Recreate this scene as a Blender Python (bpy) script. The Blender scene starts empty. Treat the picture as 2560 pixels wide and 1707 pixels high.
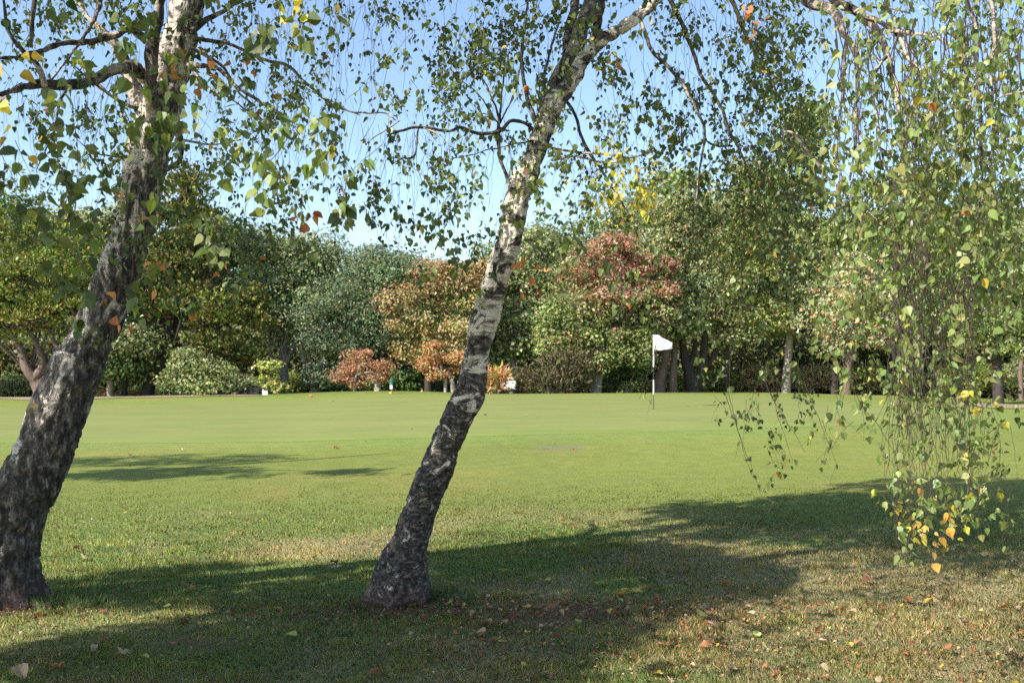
import bpy, math, random
import numpy as np
from mathutils import Vector

# ------------------------------------------------------------------ camera, sky, sun
F = 995.6            # focal length in pixels of a 1024-pixel-wide frame
HZ = 370.0           # row of the horizon in that frame
EYE = 1.6
scene = bpy.context.scene
cam_data = bpy.data.cameras.new("camera")
cam_data.sensor_width = 36.0
cam_data.lens = F / 1024 * 36.0
cam_data.shift_y = (HZ - 341.0) / 1024
cam_data.clip_end = 3000
cam_data.dof.use_dof = True
cam_data.dof.focus_distance = 6.5
cam_data.dof.aperture_fstop = 5.0
cam = bpy.data.objects.new("camera", cam_data)
scene.collection.objects.link(cam)
cam.location = (0, 0, EYE)
cam.rotation_euler = (math.radians(90), 0, 0)
scene.camera = cam

SUN_EL = math.radians(40)
SUN_AZ = math.radians(52)      # shadows run this far to the right of straight ahead
sun_from = Vector((-math.sin(SUN_AZ) * math.cos(SUN_EL), -math.cos(SUN_AZ) * math.cos(SUN_EL), math.sin(SUN_EL)))
world = bpy.data.worlds.new("World")
scene.world = world
world.use_nodes = True
wn = world.node_tree
wn.nodes.clear()
sky = wn.nodes.new("ShaderNodeTexSky")
sky.sky_type = 'NISHITA'
sky.sun_disc = False
sky.sun_elevation = SUN_EL
sky.sun_rotation = math.atan2(sun_from.x, sun_from.y)
sky.altitude = 0
sky.air_density = 1.0
sky.dust_density = 0.6
sky.ozone_density = 1.6
bg = wn.nodes.new("ShaderNodeBackground")
bg.inputs[1].default_value = 0.13
wo = wn.nodes.new("ShaderNodeOutputWorld")
wn.links.new(sky.outputs[0], bg.inputs[0])
wn.links.new(bg.outputs[0], wo.inputs[0])
sun_data = bpy.data.lights.new("sun", 'SUN')
sun_data.energy = 5.0
sun_data.angle = math.radians(0.53)
sun_data.color = (1.0, 0.95, 0.87)
sun = bpy.data.objects.new("sun", sun_data)
sun.rotation_euler = sun_from.to_track_quat('Z', 'Y').to_euler()
sun.location = (-20, -20, 30)
scene.collection.objects.link(sun)
scene.view_settings.view_transform = 'Standard'
scene.view_settings.look = 'None'
scene.view_settings.exposure = 0.98
scene.view_settings.gamma = 1
scene.cycles.max_bounces = 7
scene.cycles.diffuse_bounces = 3
scene.cycles.transmission_bounces = 4
scene.cycles.glossy_bounces = 2
scene.cycles.use_denoising = False
scene.cycles.sample_clamp_indirect = 4

rng = np.random.default_rng(11)
random.seed(5)
K = 1024 / 2352      # the photograph was measured on a 2352-pixel-wide view of it


def at(x, y, d):
    """point at distance d ahead seen at (x, y) of the 1024 frame"""
    return np.array([(x - 512) / F * d, d, EYE + (HZ - y) / F * d])


def atv(x, y, d):      # measured in the 2352 view
    return at(x * K, y * K, d)


def ats(x, y, d):      # measured in the 2560 view
    return at(x * 0.4, y * 0.4, d)


# ------------------------------------------------------------------ numpy noise
def _hash(i, j, k):
    h = (i * 374761393 + j * 668265263 + k * 2147483647 + 1274126177) & 0xffffffff
    h = ((h ^ (h >> 13)) * 1274126177) & 0xffffffff
    return ((h ^ (h >> 16)) & 0xffff) / 65535.0


def noise(p, s=1.0):
    p = np.asarray(p, float) * s
    i = np.floor(p).astype(np.int64)
    f = p - i
    f = f * f * (3 - 2 * f)
    r = 0
    for a in (0, 1):
        for b in (0, 1):
            for c in (0, 1):
                w = (f[..., 0] if a else 1 - f[..., 0]) * (f[..., 1] if b else 1 - f[..., 1]) * (f[..., 2] if c else 1 - f[..., 2])
                r = r + w * _hash(i[..., 0] + a, i[..., 1] + b, i[..., 2] + c)
    return r


def fbm(p, s=1.0, n=4):
    r, a, t = 0, 1.0, 0
    for k in range(n):
        r = r + a * noise(np.asarray(p) + 17.3 * k, s * 2 ** k)
        t += a
        a *= 0.5
    return r / t


def smooth(a, b, x):
    t = np.clip((x - a) / (b - a), 0, 1)
    return t * t * (3 - 2 * t)


# ------------------------------------------------------------------ terrain
TD = np.array([0, 8, 14, 18, 21, 28, 36, 40, 44, 50, 60, 90, 200, 2000.])
TU = np.array([-.5, -.25, -.12, 0, .25, .37, .5])
TZ = np.array([
    [0, 0, .00, .02, .08, .25, .33, .37, .42, .22, .2, 0, 0, 0],
    [0, 0, .00, .03, .10, .30, .38, .46, .52, .35, .2, 0, 0, 0],
    [0, 0, .00, .04, .14, .38, .50, .60, .70, .45, .2, 0, 0, 0],
    [0, 0, .01, .05, .17, .44, .59, .64, .60, .35, .2, 0, 0, 0],
    [0, 0, .01, .05, .17, .475, .63, .66, .58, .30, .2, 0, 0, 0],
    [0, 0, .01, .04, .14, .40, .50, .52, .48, .30, .2, 0, 0, 0],
    [0, 0, .00, .02, .07, .22, .27, .28, .28, .25, .2, 0, 0, 0]])


def ground_z(x, y):
    x = np.asarray(x, float)
    y = np.asarray(y, float)
    yy = np.clip(y, 0, 1999)
    u = np.clip(np.where(yy > 4, x / np.maximum(yy, 4), 0), -.499, .499)
    zs = np.zeros(u.shape + (len(TU),))
    k = np.clip(np.searchsorted(TD, yy, side='right') - 1, 0, len(TD) - 2)
    m = np.gradient(TZ, TD, axis=1) if False else None
    h = TD[k + 1] - TD[k]
    t = (yy - TD[k]) / h
    # smooth (Hermite) along the distance
    sl = np.zeros_like(TZ)
    sl[:, 1:-1] = (TZ[:, 2:] - TZ[:, :-2]) / (TD[2:] - TD[:-2])
    for c in range(len(TU)):
        a, b = TZ[c][k], TZ[c][k + 1]
        ma, mb = sl[c][k], sl[c][k + 1]
        zs[..., c] = (2*t**3 - 3*t**2 + 1)*a + (t**3 - 2*t**2 + t)*h*ma + (-2*t**3 + 3*t**2)*b + (t**3 - t**2)*h*mb
    j = np.clip(np.searchsorted(TU, u, side='right') - 1, 0, len(TU) - 2)
    s = (u - TU[j]) / (TU[j + 1] - TU[j])
    s = s * s * (3 - 2 * s)
    z = np.take_along_axis(zs, j[..., None], -1)[..., 0] * (1 - s) + np.take_along_axis(zs, (j + 1)[..., None], -1)[..., 0] * s
    p = np.stack([x, y, 0 * x], -1)
    z = z + (fbm(p, .35, 3) - .5) * .10 * smooth(20, 12, y) + (fbm(p, .12, 2) - .5) * .12 * smooth(14, 30, y) * smooth(60, 45, y)
    return z


GC, GR = np.array([-4.0, 30.0]), np.array([16.5, 9.6])     # the putting green's ellipse


def green_r(x, y):
    a = np.arctan2((y - GC[1]) / GR[1], (x - GC[0]) / GR[0])
    wob = 1 + .05 * np.sin(2 * a + 1) + .035 * np.sin(3 * a + 2.2)
    return np.hypot((x - GC[0]) / GR[0], (y - GC[1]) / GR[1]) / wob


# ------------------------------------------------------------------ object helpers
def tag(o, label=None, cat=None, group=None, kind=None):
    if label: o['label'] = label
    if cat: o['category'] = cat
    if group: o['group'] = group
    if kind: o['kind'] = kind
    return o


def thing(name, label, cat, loc=(0, 0, 0), group=None):
    o = bpy.data.objects.new(name, None)
    o.empty_display_size = .2
    scene.collection.objects.link(o)
    o.location = loc
    return tag(o, label, cat, group)


class MB:
    """collects geometry for one mesh"""
    def __init__(self):
        self.v, self.f, self.c, self.m, self.n = [], [], [], [], 0

    def add(self, v, f, col=(1, 1, 1), mi=0):
        v = np.asarray(v, float).reshape(-1, 3)
        f = np.asarray(f, int)
        self.v.append(v)
        self.f.append(f + self.n)
        c = np.asarray(col, float)
        if c.ndim == 1: c = np.tile(c, (len(v), 1))
        self.c.append(c)
        self.m.append(np.full(len(f), mi))
        self.n += len(v)

    def build(self, name, mats, parent=None, smoothed=False):
        me = bpy.data.meshes.new(name)
        if self.n:
            v = np.concatenate(self.v)
            if parent is not None:
                v = v - np.array(world_loc(parent))
            me.vertices.add(len(v))
            me.vertices.foreach_set("co", v.ravel())
            sizes = np.concatenate([np.full(len(f), f.shape[1]) for f in self.f])
            idx = np.concatenate([f.ravel() for f in self.f])
            me.loops.add(len(idx))
            me.loops.foreach_set("vertex_index", idx.astype(np.int32))
            me.polygons.add(len(sizes))
            st = np.concatenate([[0], np.cumsum(sizes)[:-1]]).astype(np.int32)
            me.polygons.foreach_set("loop_start", st)
            me.polygons.foreach_set("material_index", np.concatenate(self.m).astype(np.int32))
            me.polygons.foreach_set("use_smooth", np.full(len(sizes), smoothed))
            a = me.attributes.new("col", 'FLOAT_COLOR', 'POINT')
            c = np.concatenate(self.c)
            a.data.foreach_set("color", np.concatenate([c, np.ones((len(c), 1))], 1).ravel())
            me.update(calc_edges=True)
            me.validate()
        for m in (mats if isinstance(mats, (list, tuple)) else [mats]):
            me.materials.append(m)
        o = bpy.data.objects.new(name, me)
        scene.collection.objects.link(o)
        if parent is not None: o.parent = parent
        return o


def world_loc(o):
    p = np.zeros(3)
    while o is not None:
        p = p + np.array(o.location)
        o = o.parent
    return p


def norm(a):
    return a / np.maximum(np.linalg.norm(a, axis=-1, keepdims=True), 1e-9)


def catmull(pts, per=6):
    pts = np.asarray(pts, float)
    if len(pts) < 3:
        t = np.linspace(0, 1, per + 1)[:, None]
        return pts[0] * (1 - t) + pts[-1] * t
    P = np.vstack([2 * pts[0] - pts[1], pts, 2 * pts[-1] - pts[-2]])
    out = []
    t = np.linspace(0, 1, per, endpoint=False)[:, None]
    for i in range(1, len(P) - 2):
        a, b, c, d = P[i - 1], P[i], P[i + 1], P[i + 2]
        out.append(.5 * ((2 * b) + (c - a) * t + (2*a - 5*b + 4*c - d) * t**2 + (3*b - a - 3*c + d) * t**3))
    out.append(pts[-1:])
    return np.vstack(out)


def tube(mb, path, radii, seg=5, col=(1, 1, 1), bark=0.0, seed=0, cap=True, mi=0, foot=None):
    """tapered tube along a path; bark > 0 roughens its outline"""
    path = np.asarray(path, float)
    n = len(path)
    radii = np.broadcast_to(np.asarray(radii, float), (n,))
    t = norm(np.gradient(path, axis=0))
    ref = np.array([0, 1.0, 0]) if abs(t[0][1]) < .8 else np.array([1.0, 0, 0])
    u = norm(np.cross(t, ref))
    w = np.cross(t, u)
    a = np.arange(seg) * 2 * math.pi / seg
    ring = path[:, None, :] + radii[:, None, None] * (u[:, None, :] * np.cos(a)[None, :, None] + w[:, None, :] * np.sin(a)[None, :, None])
    if foot is not None:          # root buttresses round the foot
        hh = np.maximum(path[:, 2] - foot, 0)
        lobe = .5 + .5 * np.cos(5 * a[None] + 1.3 * np.sin(2 * a[None] + seed))
        grow = np.exp(-hh / .13)[:, None] * (.04 + .34 * lobe ** 2) + .10 * np.exp(-hh / .5)[:, None] * lobe
        ring = ring + (ring - path[:, None, :]) * grow[..., None] * np.array([1, 1, .15])
    if bark > 0:
        out = norm(ring - path[:, None, :])
        q = ring + seed * 7.7
        qq = q * np.array([1, 1, .34])
        big = (fbm(qq, 5, 3) - .5) * .55
        pl = np.abs(fbm(qq, 16, 3) - .5) * 2          # cracks between bark plates
        plates = smooth(.05, .25, pl)
        rough = bark * (.7 * big + .6 * (plates - .6) + .5 * (fbm(q, 45, 2) - .5))
        ring = ring + out * rough[..., None]
    v = ring.reshape(-1, 3)
    i = np.arange(n - 1)[:, None] * seg + np.arange(seg)[None, :]
    j = np.arange(n - 1)[:, None] * seg + (np.arange(seg)[None, :] + 1) % seg
    f = np.stack([i, j, j + seg, i + seg], -1).reshape(-1, 4)
    mb.add(v, f, col, mi)
    if cap:
        c = np.vstack([v[-seg:], path[-1] + t[-1] * radii[-1] * .5])
        mb.add(c, [[k, (k + 1) % seg, seg] for k in range(seg)], col, mi)


LEAF_V = np.array([[0, 0, 0], [-.34, .08, .06], [-.46, .34, .09], [-.30, .66, .05], [0, 1.08, -.04], [.30, .66, .05], [.46, .34, .09], [.34, .08, .06], [0, .42, 0]])
LEAF_F = np.array([[0, 8, 1], [1, 8, 2], [2, 8, 3], [3, 8, 4], [4, 8, 5], [5, 8, 6], [6, 8, 7], [7, 8, 0]])
CARD_V = np.array([[0, 0, 0], [-.36, .45, .1], [0, 1, -.05], [.36, .45, .1]])
CARD_F = np.array([[0, 2, 1], [0, 3, 2]])


def leaves(mb, P, D, N, S, C, tv=LEAF_V, tf=LEAF_F, curl=None, wide=1.0):
    """one leaf per row: position, direction of its tip, normal, length, colour"""
    n = len(P)
    if n == 0: return
    D = norm(D)
    X = norm(np.cross(D, N))
    Z = np.cross(X, D)
    S = np.broadcast_to(np.asarray(S, float), (n,))
    k = tv.copy()
    cz = np.ones(n) if curl is None else curl
    wv = wide * (np.ones(n) if curl is None else rng.uniform(.62, 1.08, n))
    v = P[:, None, :] + S[:, None, None] * (X[:, None, :] * (k[None, :, 0] * wv[:, None])[:, :, None] + D[:, None, :] * k[:, 1][None, :, None]
                                            + Z[:, None, :] * (k[:, 2][None, :, None] * cz[:, None, None] * 1.6))
    f = (np.arange(n)[:, None, None] * len(tv) + tf[None]).reshape(-1, tf.shape[1])
    c = np.repeat(C, len(tv), axis=0)
    mb.add(v.reshape(-1, 3), f, c)


def pick(pal, n, jitter=.18):
    """colours from a palette [(weight, r, g, b), ...] with variation from leaf to leaf"""
    w = np.array([p[0] for p in pal], float)
    c = np.array([p[1:] for p in pal], float)
    k = rng.choice(len(pal), n, p=w / w.sum())
    out = c[k] * (1 + rng.normal(0, jitter, (n, 1))) * (1 + rng.normal(0, .06, (n, 3)))
    return np.clip(out, .005, .9)


# ------------------------------------------------------------------ materials
def new_mat(name):
    m = bpy.data.materials.new(name)
    m.use_nodes = True
    nt = m.node_tree
    nt.nodes.clear()
    out = nt.nodes.new("ShaderNodeOutputMaterial")
    return m, nt, out


def N(nt, t, **kw):
    n = nt.nodes.new(t)
    for k, v in kw.items():
        if k.startswith("i_"):
            n.inputs[k[2:].replace("_", " ")].default_value = v
        else:
            setattr(n, k, v)
    return n


def leaf_mat(name, trans=.35, rough=.42, spec=.5, tint=(1.35, 1.45, .5)):
    m, nt, out = new_mat(name)
    at_ = N(nt, "ShaderNodeAttribute", attribute_name="col")
    ns = N(nt, "ShaderNodeTexNoise")
    ns.inputs["Scale"].default_value = 60
    geo = N(nt, "ShaderNodeNewGeometry")
    nt.links.new(geo.outputs["Position"], ns.inputs["Vector"])
    mr = N(nt, "ShaderNodeMapRange")
    mr.inputs[3].default_value = .78
    mr.inputs[4].default_value = 1.22
    nt.links.new(ns.outputs[0], mr.inputs[0])
    mul = N(nt, "ShaderNodeVectorMath", operation='SCALE')
    nt.links.new(at_.outputs["Color"], mul.inputs[0])
    nt.links.new(mr.outputs[0], mul.inputs["Scale"])
    p = N(nt, "ShaderNodeBsdfPrincipled")
    p.inputs["Roughness"].default_value = rough
    p.inputs["Specular IOR Level"].default_value = spec
    nt.links.new(mul.outputs[0], p.inputs["Base Color"])
    tm = N(nt, "ShaderNodeVectorMath", operation='MULTIPLY')
    tm.inputs[1].default_value = tint
    nt.links.new(mul.outputs[0], tm.inputs[0])
    tr = N(nt, "ShaderNodeBsdfTranslucent")
    nt.links.new(tm.outputs[0], tr.inputs[0])
    mx = N(nt, "ShaderNodeMixShader")
    mx.inputs[0].default_value = trans
    nt.links.new(p.outputs[0], mx.inputs[1])
    nt.links.new(tr.outputs[0], mx.inputs[2])
    nt.links.new(mx.outputs[0], out.inputs[0])
    return m


def plain_mat(name, col, rough=.6, spec=.4, var=.15, scale=20, bump=0.0, metallic=0.0):
    m, nt, out = new_mat(name)
    tc = N(nt, "ShaderNodeTexCoord")
    ns = N(nt, "ShaderNodeTexNoise")
    ns.inputs["Scale"].default_value = scale
    ns.inputs["Detail"].default_value = 6
    nt.links.new(tc.outputs["Object"], ns.inputs["Vector"])
    mx = N(nt, "ShaderNodeMix", data_type='RGBA')
    mx.inputs[6].default_value = (*[c * (1 - var) for c in col], 1)
    mx.inputs[7].default_value = (*[min(1, c * (1 + var)) for c in col], 1)
    nt.links.new(ns.outputs[0], mx.inputs[0])
    p = N(nt, "ShaderNodeBsdfPrincipled")
    p.inputs["Roughness"].default_value = rough
    p.inputs["Specular IOR Level"].default_value = spec
    p.inputs["Metallic"].default_value = metallic
    nt.links.new(mx.outputs[2], p.inputs["Base Color"])
    if bump:
        b = N(nt, "ShaderNodeBump")
        b.inputs["Strength"].default_value = bump
        b.inputs["Distance"].default_value = .02
        nt.links.new(ns.outputs[0], b.inputs["Height"])
        nt.links.new(b.outputs[0], p.inputs["Normal"])
    nt.links.new(p.outputs[0], out.inputs[0])
    return m


def ramp(nt, src, stops, interp='LINEAR'):
    r = N(nt, "ShaderNodeValToRGB")
    r.color_ramp.interpolation = interp
    el = r.color_ramp.elements
    while len(el) < len(stops): el.new(.5)
    for e, (p, c) in zip(el, stops):
        e.position = p
        e.color = (*c, 1) if len(c) == 3 else c
    nt.links.new(src, r.inputs[0])
    return r


def birch_mat(name, dark_z0, dark_z1, pale=(.52, .46, .39), zs=.6, low=-.075, high=.12):
    """pale papery bark above, black cracked bark and lichen towards the foot"""
    m, nt, out = new_mat(name)
    L = nt.links.new
    geo = N(nt, "ShaderNodeNewGeometry")
    sep = N(nt, "ShaderNodeSeparateXYZ")
    L(geo.outputs["Position"], sep.inputs[0])
    mp = N(nt, "ShaderNodeMapping")
    mp.inputs["Scale"].default_value = (1, 1, zs)
    L(geo.outputs["Position"], mp.inputs[0])
    n1 = N(nt, "ShaderNodeTexNoise")
    n1.inputs["Scale"].default_value = 6 if zs < 1 else 5
    n1.inputs["Detail"].default_value = 10
    n1.inputs["Roughness"].default_value = .70
    n1.inputs["Distortion"].default_value = 1.1
    L(mp.outputs[0], n1.inputs["Vector"])
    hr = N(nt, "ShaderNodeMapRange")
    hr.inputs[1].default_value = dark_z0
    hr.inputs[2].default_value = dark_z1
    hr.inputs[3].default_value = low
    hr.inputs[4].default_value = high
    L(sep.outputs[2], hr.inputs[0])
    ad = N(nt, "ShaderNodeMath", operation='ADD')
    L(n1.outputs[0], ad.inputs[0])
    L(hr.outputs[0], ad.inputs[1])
    sn = N(nt, "ShaderNodeSeparateXYZ")       # shade on the right-facing side of the lean, painted into the bark colour
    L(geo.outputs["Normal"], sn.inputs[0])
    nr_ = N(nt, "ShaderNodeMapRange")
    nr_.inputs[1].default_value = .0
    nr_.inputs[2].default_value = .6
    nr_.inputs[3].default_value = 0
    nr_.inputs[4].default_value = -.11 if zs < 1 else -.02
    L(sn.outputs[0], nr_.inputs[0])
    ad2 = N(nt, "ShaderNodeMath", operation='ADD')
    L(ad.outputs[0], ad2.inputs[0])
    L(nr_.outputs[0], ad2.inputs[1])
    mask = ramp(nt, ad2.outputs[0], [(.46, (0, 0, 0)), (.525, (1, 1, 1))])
    # the pale paper with fine horizontal marks
    mp2 = N(nt, "ShaderNodeMapping")
    mp2.inputs["Scale"].default_value = (9, 9, 55)
    L(geo.outputs["Position"], mp2.inputs[0])
    n2 = N(nt, "ShaderNodeTexNoise")
    n2.inputs["Scale"].default_value = 1.0
    n2.inputs["Detail"].default_value = 5
    L(mp2.outputs[0], n2.inputs["Vector"])
    paper = ramp(nt, n2.outputs[0], [(.26, (.10, .075, .06)), (.36, tuple(c * .55 for c in pale)), (.50, pale), (.75, tuple(min(1, c * 1.25) for c in pale))])
    n3 = N(nt, "ShaderNodeTexNoise")
    n3.inputs["Scale"].default_value = 26
    n3.inputs["Detail"].default_value = 8
    n3.inputs["Roughness"].default_value = .7
    L(mp.outputs[0], n3.inputs["Vector"])
    dark = ramp(nt, n3.outputs[0], [(.38, (.012, .010, .009)), (.49, (.045, .038, .032)), (.57, (.12, .10, .085)), (.67, (.34, .30, .26))])
    mix = N(nt, "ShaderNodeMix", data_type='RGBA')
    L(mask.outputs[0], mix.inputs[0])
    L(dark.outputs[0], mix.inputs[6])
    L(paper.outputs[0], mix.inputs[7])
    # ochre lichen
    n4 = N(nt, "ShaderNodeTexNoise")
    n4.inputs["Scale"].default_value = 9
    n4.inputs["Detail"].default_value = 7
    n4.inputs["Roughness"].default_value = .75
    off = N(nt, "ShaderNodeVectorMath", operation='ADD')
    off.inputs[1].default_value = (3.1, 7.4, 1.9)
    L(geo.outputs["Position"], off.inputs[0])
    L(off.outputs[0], n4.inputs["Vector"])
    lm = ramp(nt, n4.outputs[0], [(.60, (0, 0, 0)), (.66, (.8, .8, .8))])
    lz = N(nt, "ShaderNodeMapRange")
    lz.inputs[1].default_value = 2.3
    lz.inputs[2].default_value = 1.7
    L(sep.outputs[2], lz.inputs[0])
    ml = N(nt, "ShaderNodeMath", operation='MULTIPLY')
    L(lm.outputs[0], ml.inputs[0])
    L(lz.outputs[0], ml.inputs[1])
    mix2 = N(nt, "ShaderNodeMix", data_type='RGBA')
    L(ml.outputs[0], mix2.inputs[0])
    L(mix.outputs[2], mix2.inputs[6])
    mix2.inputs[7].default_value = (.20, .14, .025, 1)
    # reddish soil splash at the very foot
    fz = N(nt, "ShaderNodeMapRange")
    fz.inputs[1].default_value = .15
    fz.inputs[2].default_value = .02
    L(sep.outputs[2], fz.inputs[0])
    mf = N(nt, "ShaderNodeMath", operation='MULTIPLY')
    L(fz.outputs[0], mf.inputs[0])
    L(n3.outputs[0], mf.inputs[1])
    mix3 = N(nt, "ShaderNodeMix", data_type='RGBA')
    L(mf.outputs[0], mix3.inputs[0])
    L(mix2.outputs[2], mix3.inputs[6])
    mix3.inputs[7].default_value = (.10, .04, .028, 1)
    p = N(nt, "ShaderNodeBsdfPrincipled")
    p.inputs["Roughness"].default_value = .72
    p.inputs["Specular IOR Level"].default_value = .35
    L(mix3.outputs[2], p.inputs["Base Color"])
    hsum = N(nt, "ShaderNodeMath", operation='MULTIPLY_ADD')
    L(mask.outputs[0], hsum.inputs[0])
    hsum.inputs[1].default_value = .8
    L(n3.outputs[0], hsum.inputs[2])
    b = N(nt, "ShaderNodeBump")
    b.inputs["Strength"].default_value = 1.0
    b.inputs["Distance"].default_value = .02
    L(hsum.outputs[0], b.inputs["Height"])
    L(b.outputs[0], p.inputs["Normal"])
    L(p.outputs[0], out.inputs[0])
    return m


def bark_mat(name, a, b, scale=14):
    m, nt, out = new_mat(name)
    geo = N(nt, "ShaderNodeNewGeometry")
    mp = N(nt, "ShaderNodeMapping")
    mp.inputs["Scale"].default_value = (1, 1, .22)
    nt.links.new(geo.outputs["Position"], mp.inputs[0])
    ns = N(nt, "ShaderNodeTexNoise")
    ns.inputs["Scale"].default_value = scale
    ns.inputs["Detail"].default_value = 7
    ns.inputs["Roughness"].default_value = .7
    nt.links.new(mp.outputs[0], ns.inputs["Vector"])
    r = ramp(nt, ns.outputs[0], [(.3, a), (.7, b)])
    p = N(nt, "ShaderNodeBsdfPrincipled")
    p.inputs["Roughness"].default_value = .85
    nt.links.new(r.outputs[0], p.inputs["Base Color"])
    bm = N(nt, "ShaderNodeBump")
    bm.inputs["Strength"].default_value = .8
    bm.inputs["Distance"].default_value = .03
    nt.links.new(ns.outputs[0], bm.inputs["Height"])
    nt.links.new(bm.outputs[0], p.inputs["Normal"])
    nt.links.new(p.outputs[0], out.inputs[0])
    return m


def grass_ground_mat():
    m, nt, out = new_mat("ground_grass")
    L = nt.links.new
    geo = N(nt, "ShaderNodeNewGeometry")
    col = N(nt, "ShaderNodeAttribute", attribute_name="col")
    n1 = N(nt, "ShaderNodeTexNoise")
    n1.inputs["Scale"].default_value = 42
    n1.inputs["Detail"].default_value = 8
    n1.inputs["Roughness"].default_value = .75
    L(geo.outputs["Position"], n1.inputs["Vector"])
    n2 = N(nt, "ShaderNodeTexNoise")
    n2.inputs["Scale"].default_value = 2.6
    n2.inputs["Detail"].default_value = 6
    n2.inputs["Roughness"].default_value = .65
    L(geo.outputs["Position"], n2.inputs["Vector"])
    mr = N(nt, "ShaderNodeMapRange")
    mr.inputs[1].default_value = .3
    mr.inputs[2].default_value = .7
    mr.inputs[3].default_value = .62
    mr.inputs[4].default_value = 1.35
    L(n1.outputs[0], mr.inputs[0])
    mr2 = N(nt, "ShaderNodeMapRange")
    mr2.inputs[1].default_value = .3
    mr2.inputs[2].default_value = .7
    mr2.inputs[3].default_value = .86
    mr2.inputs[4].default_value = 1.14
    L(n2.outputs[0], mr2.inputs[0])
    mu = N(nt, "ShaderNodeMath", operation='MULTIPLY')
    L(mr.outputs[0], mu.inputs[0])
    L(mr2.outputs[0], mu.inputs[1])
    sc = N(nt, "ShaderNodeVectorMath", operation='SCALE')
    L(col.outputs["Color"], sc.inputs[0])
    L(mu.outputs[0], sc.inputs["Scale"])
    p = N(nt, "ShaderNodeBsdfPrincipled")
    p.inputs["Roughness"].default_value = .9
    p.inputs["Specular IOR Level"].default_value = .15
    L(sc.outputs[0], p.inputs["Base Color"])
    b = N(nt, "ShaderNodeBump")
    b.inputs["Strength"].default_value = .7
    b.inputs["Distance"].default_value = .03
    L(n1.outputs[0], b.inputs["Height"])
    L(b.outputs[0], p.inputs["Normal"])
    L(p.outputs[0], out.inputs[0])
    return m


M_leaf = leaf_mat("birch_leaf", .38, .46, .45, (1.25, 1.35, .55))
M_bgleaf = leaf_mat("far_leaf", .30, .5, .45, (1.25, 1.3, .55))
M_needle = leaf_mat("needle", .12, .65, .25, (1.2, 1.2, .6))
M_dead = leaf_mat("dead_leaf", .25, .6, .3, (1.3, .9, .5))
M_blade = leaf_mat("grass_blade", .35, .45, .35, (1.2, 1.4, .5))
M_twig = plain_mat("twig_bark", (.095, .062, .052), .6, .4, .5, 40)
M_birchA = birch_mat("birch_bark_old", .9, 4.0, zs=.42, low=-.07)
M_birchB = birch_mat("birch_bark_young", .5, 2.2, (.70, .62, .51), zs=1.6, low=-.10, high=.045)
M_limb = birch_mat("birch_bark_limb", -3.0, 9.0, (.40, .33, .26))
M_ground = grass_ground_mat()
M_barkgrey = bark_mat("grey_bark", (.14, .115, .09), (.46, .40, .33))
M_barkdark = bark_mat("dark_bark", (.018, .014, .012), (.07, .052, .042))
M_barkbrown = bark_mat("brown_bark", (.07, .045, .035), (.20, .14, .11))

# ------------------------------------------------------------------ ground
def graded(lo, hi, segs):
    out = []
    for a, b, s in segs:
        n = max(1, int(round((b - a) / s)))
        out += list(np.linspace(a, b, n, endpoint=False))
    return np.array(out + [segs[-1][1]])


def ground_colours(x, y):
    p = np.stack([x, y, 0 * x], -1)
    g_near = np.array([.170, .215, .062])
    straw = np.array([.34, .26, .14])
    soil = np.array([.115, .058, .036])
    fair = np.array([.166, .190, .041])
    brown = smooth(.50, .70, fbm(p, .55, 4)) * smooth(15, 9, y)
    brown = np.maximum(brown, .72 * smooth(7.6, 5.8, y) * smooth(.35, .6, fbm(p + 31, .9, 4)) )
    brown = np.maximum(brown, .85 * smooth(-.2, 2.0, x) * smooth(7.4, 5.6, y) * (.6 + .4 * fbm(p, 2.0, 3)))
    c = g_near + (straw - g_near) * brown[..., None]
    w = smooth(8.5, 13.5, y + 1.5 * (fbm(p, .3, 2) - .5))
    fr = fair * (1 + .22 * (fbm(p, .25, 3) - .5))[..., None] + np.array([.06, .015, .012]) * smooth(.5, .7, fbm(p + 9, .5, 3))[..., None] * .6
    c = c * (1 - w[..., None]) + fr * w[..., None]
    # worn soil round the feet of the birches and a dry patch between them and the sunny corner
    for sx, sy, r in ((-3.5, 6.8, .75), (-.75, 6.7, .7), (.25, 6.5, .8), (-1.9, 5.9, .5)):
        w = smooth(1.1, .25, np.hypot((x - sx), (y - sy) * 1.4) / r + .8 * (fbm(p, 3, 3) - .5))
        c = c * (1 - .7 * w[..., None]) + soil * .7 * w[..., None]
    # grey bare patch before the green
    w = smooth(1.0, .5, np.hypot((x - .95) / .62, (y - 19.4) / .40) + 1.3 * (fbm(p, 2, 3) - .5))
    c = c * (1 - .6 * w[..., None]) + np.array([.17, .15, .11]) * .6 * w[..., None]
    # brighter collar round the green, deeper green past it
    gr = green_r(x, y)
    w = smooth(1.30, 1.02, gr) * smooth(12, 16, y)
    c = c * (1 - .5 * w[..., None]) + np.array([.165, .225, .056]) * .5 * w[..., None]
    w = smooth(40, 42, y) * smooth(.02, -.02, x / np.maximum(y, 1))
    c = c * (1 - .5 * w[..., None]) + np.array([.115, .170, .036]) * .5 * w[..., None]
    # woodland floor
    w = smooth(46.5, 48.5, y)
    c = c * (1 - w[..., None]) + np.array([.07, .055, .03]) * w[..., None]
    return c


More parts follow.
